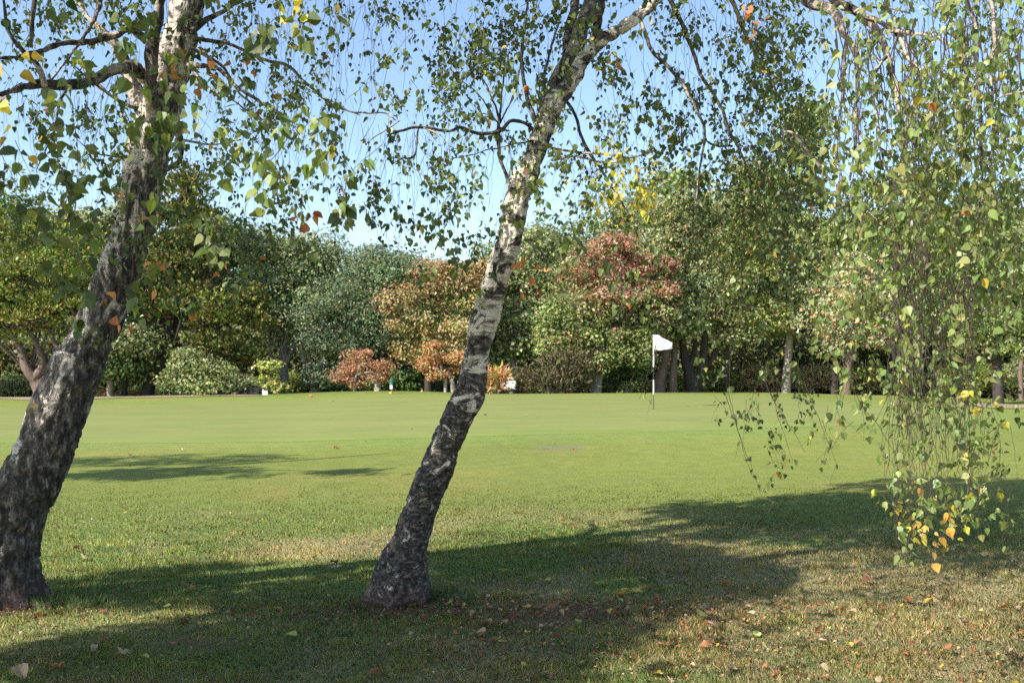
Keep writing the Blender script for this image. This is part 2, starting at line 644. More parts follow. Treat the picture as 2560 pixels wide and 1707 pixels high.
gx = graded(0, 0, [(-600, -100, 60), (-100, -30, 6), (-30, -8, .6), (-8, 9, .11), (9, 34, .6), (34, 100, 6), (100, 600, 60)])
gy = graded(0, 0, [(-200, -20, 40), (-20, 4, 2), (4, 15, .11), (15, 50, .3), (50, 110, 5), (110, 1500, 120)])
X, Y = np.meshgrid(gx, gy)
Z = ground_z(X, Y)
mb = MB()
nx, ny = len(gx), len(gy)
i = (np.arange(ny - 1)[:, None] * nx + np.arange(nx - 1)[None]).reshape(-1)
mb.add(np.stack([X, Y, Z], -1).reshape(-1, 3), np.stack([i, i + 1, i + 1 + nx, i + nx], -1), ground_colours(X, Y).reshape(-1, 3))
tag(mb.build("ground", M_ground, smoothed=True), kind='structure')


def green_mat():
    m, nt, out = new_mat("putting_green")
    L = nt.links.new
    geo = N(nt, "ShaderNodeNewGeometry")
    col = N(nt, "ShaderNodeAttribute", attribute_name="col")
    mp = N(nt, "ShaderNodeMapping")
    mp.inputs["Scale"].default_value = (.35, 1.6, 1)
    L(geo.outputs["Position"], mp.inputs[0])
    n1 = N(nt, "ShaderNodeTexNoise")
    n1.inputs["Scale"].default_value = 1.6
    n1.inputs["Detail"].default_value = 7
    n1.inputs["Roughness"].default_value = .6
    L(mp.outputs[0], n1.inputs["Vector"])
    n2 = N(nt, "ShaderNodeTexNoise")
    n2.inputs["Scale"].default_value = 30
    n2.inputs["Detail"].default_value = 4
    L(geo.outputs["Position"], n2.inputs["Vector"])
    r = ramp(nt, n1.outputs[0], [(.3, (.84, .92, .80)), (.5, (1, 1, 1)), (.7, (1.14, 1.07, 1.14))])
    mr = N(nt, "ShaderNodeMapRange")
    mr.inputs[3].default_value = .88
    mr.inputs[4].default_value = 1.12
    L(n2.outputs[0], mr.inputs[0])
    mu = N(nt, "ShaderNodeVectorMath", operation='MULTIPLY')
    L(col.outputs["Color"], mu.inputs[0])
    L(r.outputs[0], mu.inputs[1])
    sc = N(nt, "ShaderNodeVectorMath", operation='SCALE')
    L(mu.outputs[0], sc.inputs[0])
    L(mr.outputs[0], sc.inputs["Scale"])
    p = N(nt, "ShaderNodeBsdfPrincipled")
    p.inputs["Roughness"].default_value = .85
    p.inputs["Specular IOR Level"].default_value = .2
    L(sc.outputs[0], p.inputs["Base Color"])
    L(p.outputs[0], out.inputs[0])
    return m


mb = MB()
na, nr = 260, 70
aa = np.linspace(0, 2 * math.pi, na, endpoint=False)
rr = np.linspace(0.0, 1, nr) ** .8
wob = 1 + .05 * np.sin(2 * aa + 1) + .035 * np.sin(3 * aa + 2.2)
gxx = GC[0] + GR[0] * rr[:, None] * (wob * np.cos(aa))[None]
gyy = GC[1] + GR[1] * rr[:, None] * (wob * np.sin(aa))[None]
gzz = ground_z(gxx, gyy) + .016 - .013 * smooth(.955, 1.0, rr)[:, None]
stripe = .5 + .5 * np.tanh(6 * np.sin((gyy * .82 + gxx * .12) * 2.6))
gcol = np.array([.170, .189, .053])[None, None] * (1 + .035 * (stripe - .5))[..., None]
edge = smooth(.80, .99, rr)[:, None, None] * np.ones((1, na, 1))
gcol = gcol * (1 - .8 * edge) + np.array([.160, .196, .044]) * .8 * edge
i = np.arange(nr - 1)[:, None] * na + np.arange(na)[None]
j = np.arange(nr - 1)[:, None] * na + (np.arange(na)[None] + 1) % na
mb.add(np.stack([gxx, gyy, gzz], -1).reshape(-1, 3), np.stack([i, j, j + na, i + na], -1).reshape(-1, 4), gcol.reshape(-1, 3))
tag(mb.build("putting_green", green_mat(), smoothed=True), kind='structure')

# bare tan earth along the far left and far right
def earth_patch(name, u0, u1, d0, d1, col):
    mb = MB()
    us = np.linspace(u0, u1, 90)
    ts = np.linspace(0, 1, 14)
    mid = (d0 + d1) / 2 + .5 * np.sin(us * 31)
    hw = (d1 - d0) / 2 * np.clip(np.minimum(us - u0, u1 - us) * 22, .04, 1) * (.8 + .3 * np.sin(us * 53 + 1))
    D = mid[None] + (ts[:, None] * 2 - 1) * hw[None]
    Xp = us[None] * D
    Zp = ground_z(Xp, D) + .02
    n = len(us)
    i = (np.arange(len(ts) - 1)[:, None] * n + np.arange(n - 1)[None]).reshape(-1)
    c = np.array(col)[None, None] * (1 + .35 * (fbm(np.stack([Xp, D, 0 * D], -1), 1.3, 3) - .5))[..., None]
    mb.add(np.stack([Xp, D, Zp], -1).reshape(-1, 3), np.stack([i, i + 1, i + 1 + n, i + n], -1), c.reshape(-1, 3))
    tag(mb.build(name, M_ground, smoothed=True), kind='structure')


earth_patch("bare_earth", -.62, -.245, 40.8, 44.2, (.27, .215, .145))
earth_patch("bare_earth", .43, .62, 33.5, 37.5, (.27, .22, .13))

# ------------------------------------------------------------------ grass blades near the camera
def blade_field(n, y0, y1, hmin, hmax):
    y = np.exp(rng.uniform(math.log(y0), math.log(y1), n))
    x = (rng.random(n) * 2 - 1) * (.56 * y + .9)
    p = np.stack([x, y, 0 * x], -1)
    z = ground_z(x, y)
    base = ground_colours(x, y)
    tall = .6 + .8 * fbm(p, 1.2, 3)
    h = rng.uniform(hmin, hmax, n) * tall * (.7 + .6 * (fbm(p + 5, 5.0, 3) > .56)) * (.25 + .75 * smooth(15, 8, y)) + .004
    soil = smooth(.17, .11, base[:, 1])
    keep = (rng.random(n) > .75 * soil) & (rng.random(n) > .95 * smooth(9, 15.5, y))
    # half the blades take the colour of the sward, a share are dry
    dry = rng.random(n) < np.clip((base[:, 0] - .165) * 3.6 * smooth(12.5, 9, y), .16, .62)
    col = np.where(dry[:, None], np.array([.52, .42, .23]) * rng.uniform(.45, 1.3, (n, 1)), np.array([.235, .295, .085]) * rng.uniform(.5, 1.5, (n, 1)))
    tuft = fbm(p + 5, 5.0, 3)
    col = col * (.62 + .76 * fbm(p, 1.6, 3))[:, None]
    col = np.where((tuft > .60)[:, None], col * np.array([1.25, 1.12, 1.1]), col)
    col = np.where((tuft < .40)[:, None], col * np.array([.66, .80, .70]), col)
    w = smooth(9, 14, y)[:, None]
    col = col * (1 - w) + np.array([.190, .213, .058]) * rng.uniform(.6, 1.35, (n, 1)) * w
    a = rng.uniform(0, 2 * math.pi, n)
    lean = rng.uniform(.1, 1.1, n) * h
    b = rng.uniform(0, 2 * math.pi, n)
    wd = rng.uniform(.0016, .0034, n) * (1 + (y - 5) * .13)
    dx, dy = np.cos(a) * wd, np.sin(a) * wd
    v = np.stack([np.stack([x - dx, y - dy, z - .004], -1), np.stack([x + dx, y + dy, z - .004], -1),
                  np.stack([x + np.cos(b) * lean, y + np.sin(b) * lean, z + h], -1)], 1)[keep]
    m = len(v)
    return v.reshape(-1, 3), np.arange(m * 3).reshape(-1, 3), np.repeat(col[keep], 3, 0)


mb = MB()
for args in ((600000, 4.4, 15.5, .010, .032),):
    mb.add(*blade_field(*args))
# longer tufts at the tree feet
for cx, cy, r, n in ((-3.1, 6.85, .28, 900), (-.65, 6.95, .22, 260), (4.6, 9.0, 1.2, 800)):
    a = rng.uniform(0, 2 * math.pi, n)
    q = np.sqrt(rng.random(n)) * r
    x, y = cx + q * np.cos(a), cy + q * np.sin(a) * .6
    z = ground_z(x, y)
    h = rng.uniform(.05, .11, n)
    b = rng.uniform(0, 2 * math.pi, n)
    v = np.stack([np.stack([x - .002, y, z - .004], -1), np.stack([x + .002, y, z - .004], -1), np.stack([x + np.cos(b) * h * .6, y + np.sin(b) * h * .6, z + h], -1)], 1)
    mb.add(v.reshape(-1, 3), np.arange(n * 3).reshape(-1, 3), np.repeat(np.array([.11, .17, .04]) * rng.uniform(.6, 1.5, (n, 1)), 3, 0))
grass = mb.build("grass", M_blade)
nb = len(grass.data.vertices)
nrm = norm(np.repeat(rng.normal(0, .30, (nb // 3, 3)), 3, 0) + np.array([0, 0, 1.0]))
grass.data.normals_split_custom_set_from_vertices(nrm.tolist())
tag(grass, "short grass with straw coloured patches under the birches", None, None, 'stuff')

# ------------------------------------------------------------------ fallen leaves
def litter_leaf(col, seed, maple=False):
    r = np.random.default_rng(seed)
    mb = MB()
    if maple:
        k = 11
        a = np.linspace(0, 2 * math.pi, 2 * k, endpoint=False)
        rad = np.where(np.arange(2 * k) % 2 == 0, 1.0, .55) * (.85 + .3 * r.random(2 * k))
        v = np.stack([rad * np.cos(a) * .5, rad * np.sin(a) * .5, .10 * r.normal(0, 1, 2 * k) + .22 * np.abs(np.sin(a * .5 + seed)) ** 2], -1)
        v = np.vstack([v, [0, 0, 0.02]])
        f = [[q, (q + 1) % (2 * k), 2 * k] for q in range(2 * k)]
    else:
        v = LEAF_V.copy() * np.array([1, 1, 2.0 + 2 * r.random()])
        v[:, 2] += r.normal(0, .06, len(v))
        v[:, 2] += .35 * (v[:, 1] - .5) ** 2 * (1 if seed % 2 else 2)
        v -= np.array([0, .5, 0])
        f = LEAF_F.tolist()
        st = np.array([[-.015, -.5, 0], [.015, -.5, 0], [.01, -.85, .12], [-.01, -.85, .12]])
        v = np.vstack([v, st])
        n = len(LEAF_V)
        f += [[n, n + 1, n + 2], [n, n + 2, n + 3]]
    c = np.array(col)[None] * (1 + r.normal(0, .12, (len(v), 1)))
    mb.add(v, np.array(f), c)
    return mb


kinds = [  # colour name, label, colours, share
    ("orange", "dry orange leaf curled on the grass in front of the birches", (.34, .145, .06), .40),
    ("tan", "pale tan leaf lying on the grass", (.42, .31, .19), .28),
    ("yellow", "bright yellow leaf fallen on the grass", (.52, .38, .07), .06),
    ("brown", "dark brown crumpled leaf on the grass", (.14, .07, .04), .14),
    ("green", "fallen pale green leaf on the grass", (.34, .38, .12), .12)]
lr = np.random.default_rng(77)
protos = {}
for kn, lab, col, sh in kinds:
    protos[kn] = []
    for s in range(3):
        o = litter_leaf(col, s + len(kn) * 3, maple=(s == 2 and kn in ("orange", "tan", "brown"))).build("fallen_leaf", M_dead)
        protos[kn].append(o)
used = set()
kn_list = [k[0] for k in kinds]
shares = np.array([k[3] for k in kinds])
n_ind = 240


def litter_xy(r):
    while True:
        q = r.random()
        if q < .55:      # the sunny corner at lower right
            y = math.sqrt(r.uniform(4.95 ** 2, 6.9 ** 2)); x = r.uniform(-.5, .53 * y)
        elif q < .78:    # in the shade under the trees
            y = math.sqrt(r.uniform(4.95 ** 2, 7.6 ** 2)); x = r.uniform(-.53 * y, .53 * y)
        else:
            y = math.sqrt(r.uniform(7.0 ** 2, 11.5 ** 2)); x = r.uniform(-.53 * y, .5 * y)
        return x, y


def place_leaf(kn, x, y, size, r, lift=.020):
    p = protos[kn][r.integers(0, 3)]
    lab = next(k[1] for k in kinds if k[0] == kn)
    if p.name in used:
        o = p.copy()
        scene.collection.objects.link(o)
    else:
        used.add(p.name)
        o = p
    o.location = (x, y, float(ground_z(x, y)) + lift)
    o.rotation_euler = (r.normal(0, .35), r.normal(0, .35), r.uniform(0, 6.28))
    if size > .07: size *= .72
    o.scale = (size, size, size)
    return tag(o, lab, "leaf", kn + " leaves fallen on the grass")


for kn in kn_list:
    for s in range(3):
        x, y = litter_xy(lr)
        # make sure every shape is used once
        p = protos[kn][s]
        used.add(p.name)
        p.location = (x, y, float(ground_z(x, y)) + .02)
        p.rotation_euler = (lr.normal(0, .3), lr.normal(0, .3), lr.uniform(0, 6.28))
        sz = lr.uniform(.04, .065)
        p.scale = (sz, sz, sz)
        tag(p, next(k[1] for k in kinds if k[0] == kn), "leaf", kn + " leaves fallen on the grass")
for k in range(n_ind):
    x, y = litter_xy(lr)
    place_leaf(kn_list[lr.choice(5, p=shares)], x, y, lr.uniform(.026, .056), lr)
# the larger ones seen lying about (2560 view: x, y, kind, size)
for sx, sy, kn, sz in ((1755, 1552, "green", .13), (1782, 1572, "tan", .12), (1797, 1578, "tan", .11), (1775, 1566, "orange", .10), (2288, 1512, "tan", .08), (2305, 1515, "tan", .08),
                       (2270, 1508, "orange", .07), (2320, 1513, "yellow", .07), (2338, 1514, "tan", .08), (2168, 1462, "brown", .13), (1552, 1494, "yellow", .13), (1640, 1502, "orange", .09),
                       (310, 1642, "tan", .12), (145, 1676, "orange", .11), (52, 1695, "tan", .13), (940, 1692, "orange", .12), (410, 1335, "brown", .11), (195, 1375, "brown", .12),
                       (210, 1402, "tan", .12), (838, 1425, "tan", .14), (835, 1412, "brown", .13), (1255, 1434, "yellow", .10), (725, 1600, "green", .11), (2370, 1640, "orange", .12),
                       (1815, 1466, "orange", .10), (1620, 1570, "orange", .10), (1712, 1572, "orange", .11), (1680, 1620, "orange", .11), (1780, 1545, "tan", .10), (172, 1344, "yellow", .09)):
    y = EYE * F / (sy * .4 - HZ)
    for _ in range(4):
        z = float(ground_z((sx * .4 - 512) / F * y, y))
        y = (EYE - z) * F / (sy * .4 - HZ)
    place_leaf(kn, (sx * .4 - 512) / F * y, y, sz, lr, .03)
# pale leaves blown onto the green and the mown grass
for sx, sy, kn, sz in ((1213, 1039, "tan", .16), (1312, 1040, "tan", .15), (1720, 1017, "tan", .15), (840, 1120, "orange", .16), (323, 1140, "tan", .16), (355, 1138, "orange", .15), (454, 1127, "tan", .10),
                       (1384, 1110, "tan", .10), (1434, 1128, "orange", .08), (2498, 1086, "tan", .12), (208, 1059, "tan", .12), (833, 1005, "tan", .14), (580, 1174, "tan", .10), (1028, 1074, "tan", .09), (913, 1106, "tan", .07)):
    y = 26.0
    for _ in range(12):
        z = float(ground_z((sx * .4 - 512) / F * y, y))
        y = .5 * y + .5 * (EYE - z) * F / (sy * .4 - HZ)
    place_leaf(kn, (sx * .4 - 512) / F * y, y, sz, lr, .03)
# crumbs of litter nobody could count
mb = MB()
n = 3600
pts = np.array([litter_xy(lr) for _ in range(n)])
zz = ground_z(pts[:, 0], pts[:, 1]) + rng.uniform(.004, .03, n)
P = np.column_stack([pts, zz])
D = norm(rng.normal(0, 1, (n, 3)) * np.array([1, 1, .35]))
Nn = norm(rng.normal(0, .45, (n, 3)) + np.array([0, 0, 1]))
leaves(mb, P, D, Nn, rng.uniform(.010, .030, n), pick([(5, .36, .13, .05), (3, .42, .28, .15), (2, .14, .07, .04), (1, .5, .36, .06)], n), CARD_V, CARD_F)
# and denser brown litter round the feet
n = 2000
cx = rng.choice([-3.4, -.75, .3, -1.9, 1.1], n, p=[.25, .3, .22, .15, .08]); cy = np.where(cx < -3, 6.6, 6.55)
P = np.column_stack([cx + rng.normal(0, .35, n), cy + rng.normal(0, .22, n), np.zeros(n)])
P[:, 2] = ground_z(P[:, 0], P[:, 1]) + rng.uniform(.004, .03, n)
leaves(mb, P, norm(rng.normal(0, 1, (n, 3)) * np.array([1, 1, .35])), norm(rng.normal(0, .45, (n, 3)) + np.array([0, 0, 1])), rng.uniform(.012, .038, n),
       pick([(4, .19, .075, .04), (4, .27, .17, .10), (4, .08, .045, .028)], n), CARD_V, CARD_F)
tag(mb.build("leaf_litter", M_dead), "crumbled orange and brown leaf litter between the grass blades", None, None, 'stuff')

# ------------------------------------------------------------------ the birches
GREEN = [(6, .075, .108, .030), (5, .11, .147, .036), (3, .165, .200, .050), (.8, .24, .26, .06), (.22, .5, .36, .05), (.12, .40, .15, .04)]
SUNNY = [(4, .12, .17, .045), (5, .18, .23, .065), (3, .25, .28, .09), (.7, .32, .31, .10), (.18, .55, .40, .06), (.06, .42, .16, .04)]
YELLOW = [(3, .17, .22, .04), (4, .42, .38, .06), (4, .62, .48, .06)]
ORANGE = [(3, .55, .30, .07), (3, .62, .40, .12), (1, .35, .30, .08)]


def wpath(pts, d0, d1=None, per=7):
    """screen polyline (2560 view) with widths -> world path and radii"""
    d1 = d0 if d1 is None else d1
    n = len(pts)
    ds = np.linspace(d0, d1, n)
    w = np.array([ats(p[0], p[1], d) for p, d in zip(pts, ds)])
    r = np.array([p[2] * .4 / F * d / 2 for p, d in zip(pts, ds)])
    c = catmull(np.column_stack([w, r]), per)
    return c[:, :3], np.maximum(c[:, 3], .0012)


def resample(path, r, step):
    s = np.concatenate([[0], np.cumsum(np.linalg.norm(np.diff(path, axis=0), axis=1))])
    n = max(3, int(s[-1] / step))
    q = np.linspace(0, s[-1], n)
    return np.stack([np.interp(q, s, path[:, k]) for k in range(3)], -1), np.interp(q, s, r)


class Birch:
    def __init__(self, name, label, base, bark, group=None):
        self.root = thing(name, label, "tree", tuple(base), group)
        self.bark = bark
        self.tw, self.lf, self.limbs = MB(), MB(), []

    def trunk(self, pts, d0, d1=None, step=.022, seg=64, bark=.03, name="trunk", seed=0, foot=True):
        path, r = wpath(pts, d0, d1) if not isinstance(pts, tuple) else pts
        path, r = resample(path, r, step)
        if foot:            # root flare, ended just under the ground
            h = path[:, 2] - path[0, 2]
            r = r * (1 + .06 * np.exp(-np.maximum(h, 0) / .11))
        mb = MB()
        tube(mb, path, r, seg, bark=bark, seed=seed, foot=0.0 if foot else None)
        return mb.build(name, self.bark, self.root, smoothed=True)

    def limb(self, pts, d0, d1=None, seg=12, bark=.006, twigs=0, seed=0, mat=None):
        path, r = wpath(pts, d0, d1) if not isinstance(pts, tuple) else pts
        path, r = resample(path, r, .03)
        k = np.cumsum(rng.normal(0, .0025, path.shape), 0)
        path = path + k - k[0]
        mb = MB()
        tube(mb, path, r, seg, bark=bark, seed=seed)
        self.limbs.append((path, r))
        return mb.build("limb", mat or M_limb, self.root, smoothed=True)

    def strand(self, p0, p1, sag=.0, r0=.003, r1=.0011, wig=.02, n=14, density=16, pal=GREEN, size=(.026, .044), leaf_from=.15, seg=3, side=True):
        """a hanging twig from p0 to p1 with leaves on short side twigs"""
        p0, p1 = np.asarray(p0, float), np.asarray(p1, float)
        t = np.linspace(0, 1, n)[:, None]
        path = p0 * (1 - t) + p1 * t
        L = np.linalg.norm(p1 - p0)
        path = path + np.sin(t * math.pi) * np.array([0, 0, -sag]) * L
        wob = np.cumsum(rng.normal(0, wig * L / n ** .5, (n, 3)), 0)
        wob = (wob - wob[0]) - t * (wob[-1] - wob[0]) * .5
        path = path + wob
        tube(self.tw, path, np.linspace(r0, r1, n), seg, cap=False)
        m = max(1, int(L * density))
        s = rng.uniform(leaf_from, 1, m)
        idx = s * (n - 1)
        k = np.minimum(idx.astype(int), n - 2)
        f = (idx - k)[:, None]
        Q = path[k] * (1 - f) + path[k + 1] * f
        out = norm(rng.normal(0, 1, (m, 3)) * np.array([1, 1, .35]))
        ln = rng.uniform(.006, .03, m)[:, None]
        if side:
            ns = max(1, m // 7)
            for q in range(ns):
                e = Q[q] + out[q] * rng.uniform(.04, .12) + np.array([0, 0, -rng.uniform(.02, .12)])
                tube(self.tw, np.array([Q[q], (Q[q] + e) / 2 + out[q] * .012, e]), [r1 * .9, r1 * .8, r1 * .6], 3, cap=False)
        A = Q + out * ln
        D = norm(out * .55 + np.array([0, 0, -1.0]) + rng.normal(0, .42, (m, 3)))
        Nn = norm(rng.normal(0, 1, (m, 3)) + np.array([-.25, -.45, .35]))
        leaves(self.lf, A, D, Nn, rng.uniform(size[0], size[1], m) * rng.choice([.7, 1, 1.2], m), pick(pal, m), curl=rng.uniform(-1.2, 2.6, m))

    def cloud(self, c, rad, n, pal=GREEN, size=(.04, .06), ok=None, thr=.43):
        """leaf sprays through a volume of the crown"""
        c = np.asarray(c, float)
        for _ in range(n):
            d = norm(rng.normal(0, 1, 3)) * rng.random() ** .4
            p = c + d * np.asarray(rad)
            if noise(p * 1.5) < thr: continue
            q = p + np.array([rng.normal(0, .12), rng.normal(0, .12), -rng.uniform(.2, .55)])
            if ok is not None and not (ok(p) and ok(q)): continue
            self.strand(p, q, n=4, density=30, pal=pal, size=size, r0=.002, side=False)

    def finish(self):
        crown = self.tw.build("crown", M_twig, self.root)
        self.lf.build("foliage", M_leaf, crown)


# --- left birch
DL = 6.9
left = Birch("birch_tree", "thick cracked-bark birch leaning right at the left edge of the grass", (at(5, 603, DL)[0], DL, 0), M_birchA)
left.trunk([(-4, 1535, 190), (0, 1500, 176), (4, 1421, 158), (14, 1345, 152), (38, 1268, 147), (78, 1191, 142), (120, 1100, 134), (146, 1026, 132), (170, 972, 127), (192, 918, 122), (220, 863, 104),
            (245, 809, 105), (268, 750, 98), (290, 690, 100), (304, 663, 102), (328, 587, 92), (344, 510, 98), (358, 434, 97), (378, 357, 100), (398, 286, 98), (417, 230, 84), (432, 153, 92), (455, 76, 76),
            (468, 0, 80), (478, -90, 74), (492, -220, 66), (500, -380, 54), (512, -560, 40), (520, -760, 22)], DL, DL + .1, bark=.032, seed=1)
LS = [
    ([(388, 300, 44), (372, 204, 34), (374, 107, 30), (392, 20, 24), (410, -80, 20), (420, -300, 10)], DL - .08, DL - .5),
    ([(366, 196, 40), (340, 172, 30), (322, 168, 28), (286, 178, 27), (245, 203, 27), (194, 214, 25), (143, 218, 23), (102, 214, 21), (51, 224, 15), (0, 237, 12), (-90, 250, 7)], DL - .1, DL - 1.2),
    ([(380, 112, 22), (352, 88, 20), (326, 71, 18), (275, 92, 17), (214, 107, 16), (153, 112, 15), (92, 133, 13), (41, 148, 11), (0, 150, 9), (-80, 160, 5)], DL - .1, DL - .9),
    ([(368, 300, 38), (345, 240, 40), (322, 172, 34), (300, 120, 24), (262, 76, 16), (219, 36, 13), (180, -30, 8)], DL - .02, DL + .5),
    ([(112, 216, 16), (94, 163, 13), (61, 133, 12), (25, 87, 10), (10, 30, 8), (0, -30, 6)], DL - .9, DL - 1.1),
    ([(76, 118, 12), (78, 60, 12), (84, 0, 12), (88, -60, 9)], DL - .6, DL - .6),
    ([(476, 160, 16), (541, 168, 10), (587, 214, 9), (643, 255, 8), (680, 279, 5), (730, 310, 3)], DL, DL - .7),
    ([(482, 96, 14), (560, 102, 9), (612, 122, 9), (668, 143, 8), (724, 158, 8), (755, 194, 7), (786, 219, 6), (837, 260, 5), (900, 283, 3)], DL, DL + .6),
    ([(478, 80, 18), (510, 51, 16), (551, 31, 12), (602, 0, 10), (680, -50, 6)], DL, DL + .3),
    ([(476, 120, 12), (520, 142, 9), (560, 170, 7), (600, 230, 6), (640, 262, 4)], DL, DL + .2),
    ([(440, 330, 16), (452, 345, 17), (452, 398, 13), (432, 415, 14), (408, 428, 12)], DL - .1, DL - .2),
    ([(306, 262, 7), (262, 225, 6), (230, 190, 5), (200, 160, 3)], DL, DL + .2),
    ([(340, 270, 9), (270, 236, 7), (215, 190, 5), (170, 150, 4)], DL - .1, DL - .4),
    ([(170, 216, 9), (150, 260, 6), (140, 310, 5), (125, 350, 3), (95, 430, 2)], DL - 1, DL - 1.3),
    ([(324, 392, 7), (280, 390, 5), (230, 372, 4), (180, 330, 3)], DL, DL - .3),
    ([(470, 160, 10), (520, 215, 6), (550, 230, 5), (600, 268, 4), (650, 300, 3)], DL, DL - .5),
    ([(250, 0, 14), (235, 45, 10), (190, 120, 7), (150, 175, 6), (100, 240, 4)], DL + .2, DL - .4),
    ([(440, 350, 12), (480, 352, 6), (540, 360, 4), (600, 350, 3)], DL, DL - .3),
]
for q, (pts, a, b) in enumerate(LS):
    left.limb(pts, a, b, seed=q, seg=16 if pts[0][2] > 20 else 7, bark=.016 if pts[0][2] > 20 else .004)

# --- middle birch
mid = Birch("birch_tree", "slender birch leaning right in the middle with long weeping branches", (at(400, 600, 6.9)[0], 6.9, 0), M_birchB)
DM = 6.9
mid.trunk([(1000, 1535, 140), (1000, 1498, 134), (1005, 1427, 122), (1021, 1369, 98), (1043, 1293, 80), (1060, 1248, 78), (1077, 1203, 82), (1094, 1168, 79), (1113, 1114, 73), (1132, 1070, 71), (1151, 1029, 71),
           (1173, 985, 76), (1186, 927, 62), (1196, 853, 60), (1210, 808, 68), (1229, 734, 64), (1243, 689, 58), (1263, 630, 62), (1272, 600, 60), (1291, 510, 58), (1306, 459, 68), (1329, 408, 50), (1356, 327, 47),
           (1385, 255, 48), (1425, 214, 36), (1463, 143, 35), (1502, 100, 31), (1565, 62, 29), (1642, -2, 26), (1700, -60, 24), (1760, -120, 20)], DM, DM - .45, bark=.026, seed=2, step=.018)
MS = [
    ([(1372, 280, 44), (1392, 204, 44), (1438, 128, 40), (1463, 51, 38), (1478, 0, 36), (1490, -120, 30), (1510, -320, 24), (1520, -600, 10)], DM - .15, DM + .3),
    ([(1488, 112, 24), (1496, 60, 22), (1504, 10, 20), (1512, -60, 15), (1520, -200, 9)], DM - .3, DM - .6),
    ([(1420, 130, 26), (1424, 60, 24), (1432, 0, 20), (1436, -100, 14)], DM + .05, DM + .6),
    ([(1338, 330, 12), (1325, 316, 9), (1300, 301, 9), (1274, 301, 9), (1249, 325, 10), (1198, 327, 9), (1165, 314, 8), (1132, 321, 8), (1090, 312, 7), (1045, 311, 7), (1015, 322, 6), (985, 330, 4)], DM - .2, DM - .8),
    ([(1048, 314, 5), (1042, 360, 5), (1034, 388, 5), (1005, 396, 4), (979, 408, 3)], DM - .65, DM - .9),
    ([(1050, 314, 4), (1100, 340, 4), (1130, 370, 3), (1180, 372, 2)], DM - .65, DM - .9),
    ([(1278, 470, 12), (1264, 430, 9), (1253, 398, 10), (1250, 365, 10), (1249, 330, 12), (1250, 305, 8)], DM - .1, DM - .1),
    ([(1250, 308, 7), (1240, 270, 5), (1218, 220, 4), (1190, 170, 3), (1170, 110, 2)], DM - .1, DM - .3),
    ([(1250, 308, 6), (1255, 250, 5), (1262, 190, 4), (1266, 120, 3), (1268, 40, 2)], DM - .1, DM),
    ([(1250, 308, 5), (1275, 260, 4), (1290, 225, 4), (1305, 150, 3), (1310, 60, 2)], DM - .1, DM + .2),
    ([(1249, 312, 5), (1215, 262, 4), (1200, 235, 3), (1150, 200, 2)], DM - .1, DM - .5),
    ([(1338, 300, 13), (1322, 262, 11), (1312, 215, 10), (1305, 140, 9), (1312, 60, 7), (1320, -30, 5)], DM - .1, DM + .3),
    ([(1345, 290, 9), (1362, 210, 8), (1372, 160, 7), (1400, 60, 5)], DM - .1, DM + .4),
    ([(1400, 225, 8), (1432, 280, 8), (1452, 330, 8), (1472, 372, 9), (1510, 420, 7), (1540, 470, 5), (1580, 540, 4), (1600, 600, 3)], DM - .1, DM - .3),
    ([(1380, 370, 7), (1440, 378, 6), (1500, 385, 6), (1560, 395, 6), (1585, 394, 4), (1640, 380, 3)], DM - .3, DM - 1),
    ([(1380, 400, 6), (1440, 392, 6), (1500, 400, 5), (1545, 402, 6)], DM - .3, DM - 1),
    ([(1350, 345, 6), (1290, 352, 4), (1220, 362, 3), (1130, 378, 3)], DM - .3, DM - .9),
    ([(989, 300, 3), (960, 284, 4), (922, 281, 5), (876, 281, 5), (835, 262, 4), (800, 245, 3)], DM - .7, DM - .5),
    ([(1000, 300, 3), (960, 330, 3), (925, 350, 2), (920, 380, 2)], DM - .7, DM - .7),
    ([(1600, 50, 10), (1630, 130, 9), (1660, 160, 9), (1700, 205, 8), (1740, 290, 7), (1756, 335, 7), (1752, 420, 5), (1745, 520, 4)], DM - .4, DM - .9),
    ([(1655, -40, 14), (1700, 60, 11), (1725, 120, 10), (1750, 185, 9), (1790, 250, 8), (1818, 320, 7), (1835, 362, 7), (1858, 410, 5), (1880, 480, 4), (1905, 560, 3)], DM - .4, DM + .3),
    ([(1830, 365, 6), (1790, 364, 5), (1770, 355, 5), (1758, 330, 4)], DM - .1, DM - .5),
    ([(1800, -60, 14), (1840, 20, 12), (1865, 80, 9), (1900, 140, 7), (1935, 200, 6), (1955, 260, 4), (1960, 330, 3)], DM, DM + .8),
]
for q, (pts, a, b) in enumerate(MS):
    mid.limb(pts, a, b, seed=20 + q, seg=16 if pts[0][2] > 20 else 7, bark=.012 if pts[0][2] > 20 else .003)
